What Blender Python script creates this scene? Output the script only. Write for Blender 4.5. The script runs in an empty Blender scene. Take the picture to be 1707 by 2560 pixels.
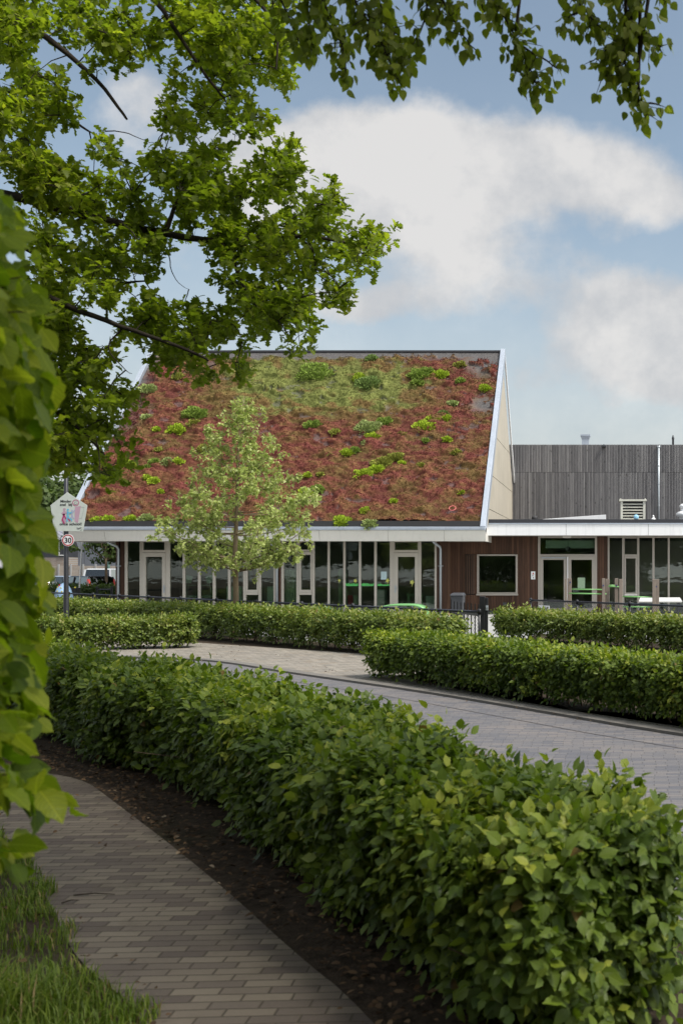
import bpy, bmesh, math, random
import numpy as np
from mathutils import Vector, Matrix, noise as mnoise

# ------------------------------------------------------------------ camera
F, HX, HY, CH = 2750.0, 1520.0, 1425.0, 1.8      # focal length, principal column, horizon (photo px), eye height
sc = bpy.context.scene
cam_d = bpy.data.cameras.new("camera")
cam = bpy.data.objects.new("camera", cam_d)
sc.collection.objects.link(cam)
cam.location = (0, 0, CH)
cam.rotation_euler = (math.radians(90), 0, 0)
cam_d.sensor_width = 36
cam_d.lens = F / 2560 * 36
cam_d.shift_x = (853.5 - HX) / 2560
cam_d.shift_y = (HY - 1280) / 2560
cam_d.clip_start = 0.05
cam_d.clip_end = 3000
cam_d.dof.use_dof = True
cam_d.dof.focus_distance = 31
cam_d.dof.aperture_fstop = 5.0
sc.camera = cam

# ------------------------------------------------------------------ light
SUN_EL, SUN_AZ = 57, 113          # azimuth clockwise from +Y
sc.view_settings.view_transform = 'Standard'
sc.view_settings.look = 'None'
sc.view_settings.gamma = 1
sc.view_settings.exposure = 0.55
sc.cycles.use_denoising = True
sc.cycles.max_bounces = 8
sc.cycles.transparent_max_bounces = 16
sc.cycles.sample_clamp_indirect = 4
sun_d = bpy.data.lights.new("sun", 'SUN')
sun_d.energy = 3.1
sun_d.angle = math.radians(10)
sun_d.color = (1, .95, .87)
sun = bpy.data.objects.new("sun", sun_d)
sc.collection.objects.link(sun)
_e, _a = math.radians(SUN_EL), math.radians(SUN_AZ)
SUN_DIR = Vector((math.sin(_a) * math.cos(_e), math.cos(_a) * math.cos(_e), math.sin(_e)))
sun.rotation_euler = SUN_DIR.to_track_quat('Z', 'Y').to_euler()
sun.location = (20, -10, 40)


class NT:
    """small helper to wire nodes"""
    def __init__(s, tree):
        s.t = tree
        s.n = tree.nodes
        s.l = tree.links

    def add(s, typ, **kw):
        n = s.n.new(typ)
        for k, v in kw.items():
            setattr(n, k, v)
        return n

    def link(s, a, b):
        s.l.new(a, b)

    def val(s, x, sock):
        if isinstance(x, (int, float)):
            sock.default_value = x
        elif isinstance(x, (tuple, list)):
            sock.default_value = x if len(x) == len(sock.default_value) else tuple(x) + (1,)
        else:
            s.l.new(x, sock)

    def math(s, op, a, b=0.0, c=None, clamp=False):
        n = s.n.new('ShaderNodeMath')
        n.operation = op
        n.use_clamp = clamp
        s.val(a, n.inputs[0])
        s.val(b, n.inputs[1])
        if c is not None:
            s.val(c, n.inputs[2])
        return n.outputs[0]

    def smooth(s, x, a, b, lo=0.0, hi=1.0):
        n = s.n.new('ShaderNodeMapRange')
        n.interpolation_type = 'SMOOTHSTEP'
        s.val(x, n.inputs[0])
        for i, v in enumerate((a, b, lo, hi)):
            n.inputs[i + 1].default_value = v
        return n.outputs[0]

    def noise(s, vec, scale, detail=3, rough=.5, dim='3D', out=0, dist=0):
        n = s.n.new('ShaderNodeTexNoise')
        n.noise_dimensions = dim
        if vec is not None:
            s.l.new(vec, n.inputs['Vector'])
        n.inputs['Scale'].default_value = scale
        n.inputs['Detail'].default_value = detail
        n.inputs['Roughness'].default_value = rough
        n.inputs['Distortion'].default_value = dist
        return n.outputs[out]

    def ramp(s, x, stops, interp='LINEAR'):
        n = s.n.new('ShaderNodeValToRGB')
        n.color_ramp.interpolation = interp
        el = n.color_ramp.elements
        while len(el) < len(stops):
            el.new(0.5)
        for e, (p, c) in zip(el, stops):
            e.position = p
            e.color = tuple(c) + (1,) if len(c) == 3 else c
        s.val(x, n.inputs[0])
        return n.outputs[0]

    def mix(s, f, a, b, mode='MIX'):
        n = s.n.new('ShaderNodeMix')
        n.data_type = 'RGBA'
        n.blend_type = mode
        s.val(f, n.inputs[0])
        s.val(a, n.inputs[6])
        s.val(b, n.inputs[7])
        return n.outputs[2]

    def comb(s, x, y, z=0.0):
        n = s.n.new('ShaderNodeCombineXYZ')
        s.val(x, n.inputs[0])
        s.val(y, n.inputs[1])
        s.val(z, n.inputs[2])
        return n.outputs[0]

    def sep(s, v):
        n = s.n.new('ShaderNodeSeparateXYZ')
        s.l.new(v, n.inputs[0])
        return n.outputs


# ------------------------------------------------------------------ sky with clouds
world = bpy.data.worlds.new("World")
sc.world = world
world.use_nodes = True
w = NT(world.node_tree)
w.n.clear()
sky = w.add('ShaderNodeTexSky', sky_type='NISHITA', sun_disc=False)
sky.sun_elevation = _e
sky.sun_rotation = _a
sky.air_density = 1.0
sky.dust_density = 0.6
sky.ozone_density = 1.4
tc = w.add('ShaderNodeTexCoord')
d = w.sep(tc.outputs['Generated'])
yy = w.math('MAXIMUM', d[1], 0.05)
u = w.math('DIVIDE', d[0], yy)
v = w.math('DIVIDE', d[2], yy)
uv = w.comb(u, v)
nz = w.noise(uv, 7.0, 6, .55, out=1)
nzs = w.sep(nz)
nf = w.noise(uv, 13.0, 9, .62)
uu = w.math('ADD', u, w.math('MULTIPLY', w.math('SUBTRACT', nzs[0], .5), .10))
vv = w.math('ADD', v, w.math('MULTIPLY', w.math('SUBTRACT', nzs[1], .5), .10))
# clouds as soft banks: centre and half size in photo pixels of the sky direction, weight
BANKS = [(930, 350, 250, 120, 1.0), (1300, 370, 300, 140, 1.0), (1010, 520, 330, 150, .95), (760, 380, 170, 150, .8),
         (1480, 490, 190, 90, .75), (1640, 470, 160, 120, .55), (1560, 800, 250, 105, 1.0), (1690, 880, 210, 150, .9),
         (330, 300, 170, 110, .8), (880, 760, 270, 60, .55), (420, 650, 200, 120, .45), (1150, 690, 220, 60, .35),
         (1600, 1010, 330, 110, .5), (150, 980, 300, 150, .6), (930, 800, 260, 70, .5), (1150, 560, 120, 90, .5), (1420, 700, 330, 60, .3), (1330, 960, 160, 90, .4), (620, 420, 150, 200, .4)]
dens = None
for (cx, cy, rx, ry, wt) in BANKS:
    a = w.math('DIVIDE', w.math('SUBTRACT', uu, (cx - HX) / F), rx / F)
    b = w.math('DIVIDE', w.math('SUBTRACT', vv, (HY - cy) / F), ry / F)
    r2 = w.math('ADD', w.math('MULTIPLY', a, a), w.math('MULTIPLY', b, b))
    e_ = w.math('MULTIPLY', w.math('POWER', 2.718, w.math('MULTIPLY', r2, -1.0)), wt)
    dens = e_ if dens is None else w.math('ADD', dens, e_)
dens = w.math('ADD', dens, w.math('MULTIPLY', w.math('SUBTRACT', nf, .5), 1.0))
front = w.smooth(dens, .28, .98)
gen_n = w.noise(tc.outputs['Generated'], 3.2, 7, .55)
general = w.smooth(gen_n, .47, .66)
fm = w.smooth(d[1], .55, .72)
cl = w.math('ADD', w.math('MULTIPLY', front, fm), w.math('MULTIPLY', general, w.math('SUBTRACT', 1.0, fm)), clamp=True)
low = w.smooth(d[2], .0, .34, .86, 0.05)            # milky air towards the horizon
cl = w.math('MAXIMUM', w.math('MULTIPLY', cl, .93), low)
cshade = w.noise(uv, 9.0, 8, .6)
cshade = w.math('ADD', w.math('MULTIPLY', cshade, .9), w.math('MULTIPLY', v, .22))
cshade = w.math('ADD', cshade, w.math('MULTIPLY', w.math('SUBTRACT', dens, .8), .10))
ccol = w.ramp(cshade, [(.30, (.335, .355, .385)), (.47, (.415, .42, .43)), (.62, (.535, .525, .515))])
# clouds overhead and behind the viewer are nearer the sun and brighter
dt = w.add('ShaderNodeVectorMath', operation='DOT_PRODUCT')
w.link(tc.outputs['Generated'], dt.inputs[0])
dt.inputs[1].default_value = tuple(SUN_DIR)
sb = w.smooth(dt.outputs['Value'], -.1, .9, 1.1, 4.6)
ccol = w.mix(fm, w.mix(1.0, ccol, w.comb(sb, w.math('MULTIPLY', sb, .985), w.math('MULTIPLY', sb, .95)), 'MULTIPLY'), ccol)
bg1 = w.add('ShaderNodeBackground')
w.link(w.mix(1.0, sky.outputs[0], (1.06, .93, .76), 'MULTIPLY'), bg1.inputs[0])
bg1.inputs[1].default_value = 0.125
bg2 = w.add('ShaderNodeBackground')
w.link(ccol, bg2.inputs[0])
bg2.inputs[1].default_value = 1.0
mx = w.add('ShaderNodeMixShader')
w.link(cl, mx.inputs[0])
w.link(bg1.outputs[0], mx.inputs[1])
w.link(bg2.outputs[0], mx.inputs[2])
wo = w.add('ShaderNodeOutputWorld')
w.link(mx.outputs[0], wo.inputs[0])


# ------------------------------------------------------------------ helpers
def X(px, D):
    return (px - HX) / F * D


def Z(py, D):
    return CH - (py - HY) / F * D


def G(px, py):
    """ground point seen at a photo pixel"""
    D = CH * F / (py - HY)
    return (X(px, D), D)


def P(px, py, D):
    return Vector((X(px, D), D, Z(py, D)))


ORG = {}


def link(o, parent=None):
    sc.collection.objects.link(o)
    if parent is not None:
        o.parent = parent
        ORG[o.name] = ORG.get(parent.name, Vector((0, 0, 0)))
    return o


def tag(o, label=None, cat=None, group=None, kind=None):
    if label:
        o['label'] = label
    if cat:
        o['category'] = cat
    if group:
        o['group'] = group
    if kind:
        o['kind'] = kind
    return o


def thing(name, loc, label, cat, group=None):
    o = bpy.data.objects.new(name, None)
    o.empty_display_size = .3
    sc.collection.objects.link(o)
    o.location = loc
    ORG[o.name] = Vector(loc)
    return tag(o, label, cat, group)


def copy_tree(o, parent=None):
    c = o.copy()
    sc.collection.objects.link(c)
    if parent is not None:
        c.parent = parent
    for ch in [q for q in sc.objects if q.parent == o]:
        copy_tree(ch, c)
    return c


class MB:
    def __init__(s):
        s.v = []
        s.f = []

    def box(s, x0, x1, y0, y1, z0, z1):
        n = len(s.v)
        s.v += [(x0, y0, z0), (x1, y0, z0), (x1, y1, z0), (x0, y1, z0), (x0, y0, z1), (x1, y0, z1), (x1, y1, z1), (x0, y1, z1)]
        s.f += [tuple(n + i for i in q) for q in ((0, 3, 2, 1), (4, 5, 6, 7), (0, 1, 5, 4), (1, 2, 6, 5), (2, 3, 7, 6), (3, 0, 4, 7))]
        return s

    def hexa(s, pts):
        """8 corner points: 4 bottom, 4 top"""
        n = len(s.v)
        s.v += [tuple(p) for p in pts]
        s.f += [tuple(n + i for i in q) for q in ((0, 3, 2, 1), (4, 5, 6, 7), (0, 1, 5, 4), (1, 2, 6, 5), (2, 3, 7, 6), (3, 0, 4, 7))]
        return s

    def bar(s, a, b, wx, wz):
        """square bar from a to b"""
        a, b = Vector(a), Vector(b)
        t = (b - a).normalized()
        up = Vector((0, 0, 1)) if abs(t.z) < .9 else Vector((0, 1, 0))
        r = t.cross(up).normalized()
        q = r.cross(t).normalized()
        pts = []
        for p in (a, b):
            pts += [p - r * wx / 2 - q * wz / 2, p + r * wx / 2 - q * wz / 2, p + r * wx / 2 + q * wz / 2, p - r * wx / 2 + q * wz / 2]
        return s.hexa(pts)

    def prism(s, poly, off):
        """closed planar polygon of 3D points extruded by off"""
        n = len(s.v)
        k = len(poly)
        off = Vector(off)
        s.v += [tuple(Vector(p)) for p in poly] + [tuple(Vector(p) + off) for p in poly]
        s.f.append(tuple(n + i for i in range(k))[::-1])
        s.f.append(tuple(n + k + i for i in range(k)))
        for i in range(k):
            j = (i + 1) % k
            s.f.append((n + i, n + j, n + k + j, n + k + i))
        return s

    def tube(s, pts, rad, seg=8, cap=True):
        pts = [Vector(p) for p in pts]
        if not hasattr(rad, '__len__'):
            rad = [rad] * len(pts)
        n = len(s.v)
        pr = None
        for i, p in enumerate(pts):
            t = (pts[min(i + 1, len(pts) - 1)] - pts[max(i - 1, 0)]).normalized()
            if pr is None:
                pr = t.cross(Vector((0, 0, 1)) if abs(t.z) < .9 else Vector((1, 0, 0))).normalized()
            pr = (pr - t * pr.dot(t)).normalized()
            q = t.cross(pr)
            for k in range(seg):
                a = 2 * math.pi * k / seg
                s.v.append(tuple(p + (pr * math.cos(a) + q * math.sin(a)) * rad[i]))
        for i in range(len(pts) - 1):
            for k in range(seg):
                k2 = (k + 1) % seg
                s.f.append((n + i * seg + k, n + i * seg + k2, n + (i + 1) * seg + k2, n + (i + 1) * seg + k))
        if cap:
            s.f.append(tuple(n + k for k in range(seg))[::-1])
            s.f.append(tuple(n + (len(pts) - 1) * seg + k for k in range(seg)))
        return s

    def lathe(s, c, prof, seg=20):
        """prof: list of (radius, z) around vertical axis at c"""
        return s.tube([(c[0], c[1], c[2] + z) for r, z in prof], [max(r, 1e-4) for r, z in prof], seg)

    def build(s, name, m, parent=None, smooth=False, bevel=0):
        o0 = ORG.get(parent.name, Vector((0, 0, 0))) if parent is not None else Vector((0, 0, 0))
        me = bpy.data.meshes.new(name)
        me.from_pydata([tuple(Vector(p) - o0) for p in s.v], [], s.f)
        me.update()
        if smooth:
            for p in me.polygons:
                p.use_smooth = len(p.vertices) == 4
        if m is not None:
            me.materials.append(m)
        o = bpy.data.objects.new(name, me)
        link(o, parent)
        if bevel:
            b = o.modifiers.new("bevel", 'BEVEL')
            b.width = bevel
            b.segments = 2
            b.limit_method = 'ANGLE'
        return o


def np_mesh(name, verts, tris, mat, parent=None, tint=None, col=None, smooth=False, luv=None):
    """triangle mesh from arrays"""
    o0 = ORG.get(parent.name, Vector((0, 0, 0))) if parent is not None else Vector((0, 0, 0))
    verts = np.asarray(verts, np.float32) - np.array(o0, np.float32)
    tris = np.asarray(tris, np.int32)
    me = bpy.data.meshes.new(name)
    me.vertices.add(len(verts))
    me.vertices.foreach_set('co', verts.ravel())
    me.loops.add(tris.size)
    me.loops.foreach_set('vertex_index', tris.ravel())
    me.polygons.add(len(tris))
    me.polygons.foreach_set('loop_start', np.arange(0, tris.size, tris.shape[1], dtype=np.int32))
    if smooth:
        me.polygons.foreach_set('use_smooth', np.ones(len(tris), bool))
    if tint is not None:
        at = me.attributes.new('tint', 'FLOAT', 'POINT')
        at.data.foreach_set('value', np.asarray(tint, np.float32))
    if luv is not None:
        at = me.attributes.new('leafuv', 'FLOAT_VECTOR', 'POINT')
        at.data.foreach_set('vector', np.asarray(luv, np.float32).ravel())
    if col is not None:
        at = me.attributes.new('col', 'FLOAT_COLOR', 'POINT')
        c4 = np.ones((len(col), 4), np.float32)
        c4[:, :3] = col
        at.data.foreach_set('color', c4.ravel())
    me.update(calc_edges=True)
    me.materials.append(mat)
    o = bpy.data.objects.new(name, me)
    return link(o, parent)


def norm(a):
    return a / np.maximum(np.linalg.norm(a, axis=-1, keepdims=True), 1e-9)


_LAT = np.random.default_rng(7).random((256, 256)).astype(np.float32)


def vn(x, y):
    """value noise 0..1"""
    x = np.asarray(x, float)
    y = np.asarray(y, float)
    xi, yi = np.floor(x).astype(int), np.floor(y).astype(int)
    fx, fy = x - xi, y - yi
    fx = fx * fx * (3 - 2 * fx)
    fy = fy * fy * (3 - 2 * fy)
    a = _LAT[xi % 256, yi % 256]
    b = _LAT[(xi + 1) % 256, yi % 256]
    c = _LAT[xi % 256, (yi + 1) % 256]
    e = _LAT[(xi + 1) % 256, (yi + 1) % 256]
    return (a * (1 - fx) + b * fx) * (1 - fy) + (c * (1 - fx) + e * fx) * fy


def fbm(x, y, o=4):
    s, a, t = 0, 1, 0
    for i in range(o):
        s = s + a * vn(x * 2 ** i + 17.3 * i, y * 2 ** i + 5.1 * i)
        t += a
        a *= .5
    return s / t


def leaf_tpl(rows, curl=.1, pleat=0.0, fold=.18):
    """rows: list of (t, half width); returns verts and tris of one leaf along +y, normal +z"""
    v = [(0, 0, 0)]
    for i, (t, hw) in enumerate(rows):
        z = -curl * t * t
        zz = pleat * (1 if i % 2 else -1)
        v += [(-hw, t, z + fold * hw + zz), (0, t, z), (hw, t, z + fold * hw + zz)]
    v.append((0, 1, -curl))
    f = [(0, 2, 1), (0, 3, 2)]
    for i in range(len(rows) - 1):
        a, b = 1 + 3 * i, 4 + 3 * i
        f += [(a, a + 1, b), (a + 1, b + 1, b), (a + 1, a + 2, b + 1), (a + 2, b + 2, b + 1)]
    a, n = 1 + 3 * (len(rows) - 1), len(v) - 1
    f += [(a, a + 1, n), (a + 1, a + 2, n)]
    return np.array(v, float), np.array(f, int)


T_BEECH = leaf_tpl([(.10, .13), (.26, .29), (.36, .27), (.50, .34), (.60, .27), (.76, .19), (.86, .09)], .22, .006)
T_BEECH_FINE = leaf_tpl([(.06, .14), (.16, .26), (.28, .35), (.4, .40), (.52, .40), (.64, .36), (.76, .28), (.88, .16)], .25, .022)
T_SMALL = leaf_tpl([(.45, .33)], .12)
T_OAK = leaf_tpl([(.12, .06), (.27, .2), (.36, .11), (.52, .31), (.62, .17), (.78, .3), (.88, .15)], .18, 0, .25)
T_MAPLE = leaf_tpl([(.1, .2), (.22, .46), (.36, .2), (.55, .42), (.66, .16), (.84, .14)], .2, 0, .3)
T_LIME = leaf_tpl([(.04, .24), (.25, .42), (.55, .36), (.8, .17)], .18, 0, .15)


def leaf_mesh(name, pos, dr, nr, size, tpl, mat, parent, tint, rng, wid=1.0, veins=False):
    n = len(pos)
    t = norm(dr)
    nn = norm(nr - t * (nr * t).sum(1, keepdims=True))
    b = np.cross(t, nn)
    tv, tf = tpl
    k = len(tv)
    cz = rng.uniform(.3, 1.8, (n, 1))
    sz = size[:, None]
    V = (pos[:, None, :] + sz[:, :, None] * (tv[None, :, 0:1] * b[:, None, :] * wid + tv[None, :, 1:2] * t[:, None, :]
         + (tv[None, :, 2] * cz)[:, :, None] * nn[:, None, :]))
    Ft = tf[None] + (np.arange(n) * k)[:, None, None]
    return np_mesh(name, V.reshape(-1, 3), Ft.reshape(-1, 3), mat, parent, tint=np.repeat(tint, k), luv=np.tile(tv, (n, 1)) if veins else None)


def shoots_to_leaves(base, sd, up, rng, k, length, size, spread=.8, droop=.15, svar=.3):
    """k leaves alternate along each shoot; returns pos, dir, normal, size"""
    n = len(base)
    sd = norm(sd)
    side = norm(np.cross(sd, norm(up + rng.normal(0, .25, (n, 3)))))
    P_, D_, N_, S_, I_ = [], [], [], [], []
    for i in range(k):
        f = (i + .3) / k
        sg = 1 if i % 2 else -1
        p = base + sd * (length * f)[:, None] + rng.normal(0, .006, (n, 3))
        last = (i == k - 1)
        dd = sd * (.55 if not last else 1.0) + side * (sg * spread if not last else .1) + rng.normal(0, .22, (n, 3))
        dd[:, 2] -= droop
        nn = up + rng.normal(0, .32, (n, 3))
        P_.append(p)
        D_.append(dd)
        N_.append(nn)
        S_.append(size * rng.uniform(1 - svar, 1 + svar, n))
        I_.append(np.arange(n))
    return np.concatenate(P_), np.concatenate(D_), np.concatenate(N_), np.concatenate(S_), np.concatenate(I_)


def tubes_np(name, paths, mat, parent, seg=5):
    """many tapered tubes in one mesh; paths: list of (pts, radii)"""
    mb = MB()
    for pts, rad in paths:
        mb.tube(pts, rad, seg, cap=False)
    return mb.build(name, mat, parent, smooth=True)


def polyline(pts, closed=False):
    p = np.array(pts, float)
    seg = np.linalg.norm(np.diff(p, axis=0), axis=1)
    cum = np.concatenate([[0], np.cumsum(seg)])
    return p, cum


def along(p, cum, t):
    i = np.clip(np.searchsorted(cum, t, 'right') - 1, 0, len(p) - 2)
    f = ((t - cum[i]) / (cum[i + 1] - cum[i]))[:, None]
    pos = p[i] * (1 - f) + p[i + 1] * f
    tan = norm(p[i + 1] - p[i])
    return pos, tan


def smooth_poly(pts, n=3):
    p = np.array(pts, float)
    for _ in range(n):
        q = [p[0]]
        for a, b in zip(p[:-1], p[1:]):
            q += [a * .75 + b * .25, a * .25 + b * .75]
        q.append(p[-1])
        p = np.array(q)
    return p


def offset_poly(pts, dist):
    p = np.array(pts, float)
    t = np.gradient(p, axis=0)
    t = norm(t)
    nl = np.stack([-t[:, 1], t[:, 0]], 1)
    return p + nl * dist


# ------------------------------------------------------------------ materials
def new_mat(name):
    m = bpy.data.materials.new(name)
    m.use_nodes = True
    t = NT(m.node_tree)
    b = t.n['Principled BSDF']
    return m, t, b


def coords(t, kind='Object'):
    return t.add('ShaderNodeTexCoord').outputs[kind]


def geo_pos(t):
    return t.add('ShaderNodeNewGeometry').outputs['Position']


def plain(name, c, rough=.5, metal=0, var=.12, scale=3.0, spec=.5, bump=0, bscale=40, streaks=0.0):
    m, t, b = new_mat(name)
    p = geo_pos(t)
    n = t.noise(p, scale, 5, .6)
    k = t.math('ADD', t.math('MULTIPLY', t.math('SUBTRACT', n, .5), var * 2), 1.0)
    mul = t.mix(1.0, c, t.comb(k, k, k), 'MULTIPLY')
    if streaks:
        mp = t.add('ShaderNodeMapping')
        mp.inputs['Scale'].default_value = (5.5, 5.5, .35)
        t.link(p, mp.inputs[0])
        sf = t.smooth(t.noise(mp.outputs[0], 1.6, 6, .65), .48, .72, 0.0, streaks)
        mul = t.mix(sf, mul, tuple(q * .42 for q in c))
    t.link(mul, b.inputs['Base Color'])
    t.val(t.math('ADD', t.math('MULTIPLY', t.math('SUBTRACT', n, .5), .25), rough), b.inputs['Roughness'])
    b.inputs['Metallic'].default_value = metal
    b.inputs['Specular IOR Level'].default_value = spec
    if bump:
        bn = t.add('ShaderNodeBump')
        bn.inputs['Strength'].default_value = bump
        bn.inputs['Distance'].default_value = .01
        t.link(t.noise(p, bscale, 4), bn.inputs['Height'])
        t.link(bn.outputs[0], b.inputs['Normal'])
    return m


def leaf_mat(name, stops, transl=.35, rough=.42, spec=.45, tboost=(1.35, 1.5, .6), veins=0.0):
    m, t, b = new_mat(name)
    at = t.add('ShaderNodeAttribute', attribute_name='tint')
    c = t.ramp(at.outputs['Fac'], stops)
    p = geo_pos(t)
    n = t.noise(p, 1.7, 3)
    k = t.math('ADD', t.math('MULTIPLY', t.math('SUBTRACT', n, .5), .5), 1.0)
    c = t.mix(1.0, c, t.comb(k, k, k), 'MULTIPLY')
    if veins:
        q = t.sep(t.add('ShaderNodeAttribute', attribute_name='leafuv').outputs['Vector'])
        ax = t.math('ABSOLUTE', q[0])
        ph = t.math('FRACT', t.math('MULTIPLY', t.math('SUBTRACT', q[1], t.math('MULTIPLY', ax, .75)), 9.0))
        sv = t.smooth(t.math('ABSOLUTE', t.math('SUBTRACT', ph, .5)), .30, .5, 0.0, 1.0)
        mid = t.smooth(ax, .012, .03, 1.0, 0.0)
        vv_ = t.math('MAXIMUM', t.math('MULTIPLY', sv, .7), mid)
        c = t.mix(t.math('MULTIPLY', vv_, veins), c, t.mix(1.0, c, (1.9, 1.7, 2.2), 'MULTIPLY'))
        bn = t.add('ShaderNodeBump')
        bn.inputs['Strength'].default_value = .5
        bn.inputs['Distance'].default_value = .004
        t.link(t.math('MULTIPLY', vv_, -1.0), bn.inputs['Height'])
        t.link(bn.outputs[0], b.inputs['Normal'])
    t.link(c, b.inputs['Base Color'])
    b.inputs['Roughness'].default_value = rough
    b.inputs['Specular IOR Level'].default_value = spec
    tr = t.add('ShaderNodeBsdfTranslucent')
    t.link(t.mix(1.0, c, tboost, 'MULTIPLY'), tr.inputs[0])
    mx = t.add('ShaderNodeMixShader')
    mx.inputs[0].default_value = transl
    t.link(b.outputs[0], mx.inputs[1])
    t.link(tr.outputs[0], mx.inputs[2])
    t.link(mx.outputs[0], t.n['Material Output'].inputs[0])
    return m


def board_mat(name, bw, cols, groove=.12, rough=.7, knots=0.0, joint=None, streak=1.0, rw=.5):
    """vertical boards of width bw along x+y"""
    m, t, b = new_mat(name)
    p = t.sep(geo_pos(t))
    c = t.math('DIVIDE', t.math('ADD', p[0], p[1]), bw)
    fl = t.math('FLOOR', c)
    fr = t.math('FRACT', c)
    wn = t.add('ShaderNodeTexWhiteNoise', noise_dimensions='2D')
    row = 0.0
    if joint is not None:
        row = t.math('GREATER_THAN', p[2], joint)
    t.link(t.comb(fl, row, 0), wn.inputs['Vector'])
    rnd = wn.outputs['Value']
    vec = t.comb(t.math('MULTIPLY', t.math('ADD', c, t.math('MULTIPLY', rnd, 37.0)), 1.0), t.math('MULTIPLY', p[2], .55), rnd)
    st = t.noise(vec, 2.6, 6, .65)
    f = t.math('ADD', t.math('MULTIPLY', rnd, rw), t.math('MULTIPLY', t.math('SUBTRACT', st, .25), streak))
    col = t.ramp(f, cols)
    if knots:
        kv = t.comb(t.math('MULTIPLY', c, .9), t.math('MULTIPLY', p[2], 2.2), rnd)
        kn = t.add('ShaderNodeTexVoronoi')
        t.link(kv, kn.inputs['Vector'])
        kn.inputs['Scale'].default_value = 1.0
        kf = t.smooth(kn.outputs['Distance'], .06, .17, knots, 0.0)
        col = t.mix(kf, col, (.05, .045, .04))
    edge = t.math('ABSOLUTE', t.math('SUBTRACT', fr, .5))
    g = t.smooth(edge, .5 - groove, .5, 0.0, 1.0)
    col = t.mix(t.math('MULTIPLY', g, .8), col, tuple(x * .25 for x in cols[0][1]))
    if joint is not None:
        jd = t.math('ABSOLUTE', t.math('SUBTRACT', p[2], joint))
        jf = t.smooth(jd, .008, .022, .5, 0.0)
        col = t.mix(jf, col, tuple(x * .3 for x in cols[0][1]))
    t.link(col, b.inputs['Base Color'])
    b.inputs['Roughness'].default_value = rough
    b.inputs['Specular IOR Level'].default_value = .25
    bn = t.add('ShaderNodeBump')
    bn.inputs['Strength'].default_value = .6
    bn.inputs['Distance'].default_value = .015
    t.link(t.math('SUBTRACT', t.math('MULTIPLY', st, .3), g), bn.inputs['Height'])
    t.link(bn.outputs[0], b.inputs['Normal'])
    return m


def paver_mat(name, bw, bh, rot, cols, mortar, msize=.006, dirt=.4, dirt_col=(.08, .055, .03), rough=.8, macro=.3):
    m, t, b = new_mat(name)
    mp = t.add('ShaderNodeMapping')
    mp.inputs['Rotation'].default_value = (0, 0, math.radians(rot))
    pos = geo_pos(t)
    t.link(pos, mp.inputs[0])
    # tiny waviness of the courses
    wob = t.noise(pos, .9, 2, out=1)
    wv = t.add('ShaderNodeVectorMath', operation='MULTIPLY_ADD')
    t.link(wob, wv.inputs[0])
    wv.inputs[1].default_value = (.035, .035, 0)
    t.link(mp.outputs[0], wv.inputs[2])
    q = t.sep(wv.outputs[0])
    row = t.math('FLOOR', t.math('DIVIDE', q[1], bh))
    wr = t.add('ShaderNodeTexWhiteNoise', noise_dimensions='1D')
    t.link(row, wr.inputs['W'])
    xo = t.math('ADD', t.math('DIVIDE', q[0], bw), t.math('ADD', t.math('MULTIPLY', row, .5), t.math('MULTIPLY', wr.outputs['Value'], .18)))
    cx = t.math('FLOOR', xo)
    wn = t.add('ShaderNodeTexWhiteNoise', noise_dimensions='2D')
    t.link(t.comb(cx, row), wn.inputs['Vector'])
    rnd = wn.outputs['Value']
    fx = t.math('MULTIPLY', t.math('SUBTRACT', .5, t.math('ABSOLUTE', t.math('SUBTRACT', t.math('FRACT', xo), .5))), bw)
    fy = t.math('MULTIPLY', t.math('SUBTRACT', .5, t.math('ABSOLUTE', t.math('SUBTRACT', t.math('FRACT', t.math('DIVIDE', q[1], bh)), .5))), bh)
    ed = t.math('MINIMUM', fx, fy)
    jm = t.smooth(ed, msize * .35, msize * 1.1, 1.0, 0.0)
    fine = t.noise(pos, 60, 4, .7)
    big = t.noise(pos, .55, 4, .6)
    f = t.math('ADD', t.math('MULTIPLY', rnd, .8), t.math('MULTIPLY', t.math('SUBTRACT', fine, .5), .35))
    f = t.math('ADD', f, t.math('MULTIPLY', t.math('SUBTRACT', big, .5), macro), clamp=True)
    col = t.ramp(f, cols)
    col = t.mix(t.math('MULTIPLY', jm, .85), col, mortar)
    dn = t.smooth(t.noise(pos, 2.3, 6, .7), .52, .75, 0.0, dirt)
    col = t.mix(dn, col, dirt_col)
    t.link(col, b.inputs['Base Color'])
    b.inputs['Roughness'].default_value = rough
    b.inputs['Specular IOR Level'].default_value = .35
    bn = t.add('ShaderNodeBump')
    bn.inputs['Strength'].default_value = .7
    bn.inputs['Distance'].default_value = .006
    h = t.math('SUBTRACT', t.math('ADD', t.math('MULTIPLY', rnd, .5), t.math('MULTIPLY', fine, .4)), jm)
    t.link(h, bn.inputs['Height'])
    t.link(bn.outputs[0], b.inputs['Normal'])
    return m


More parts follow.
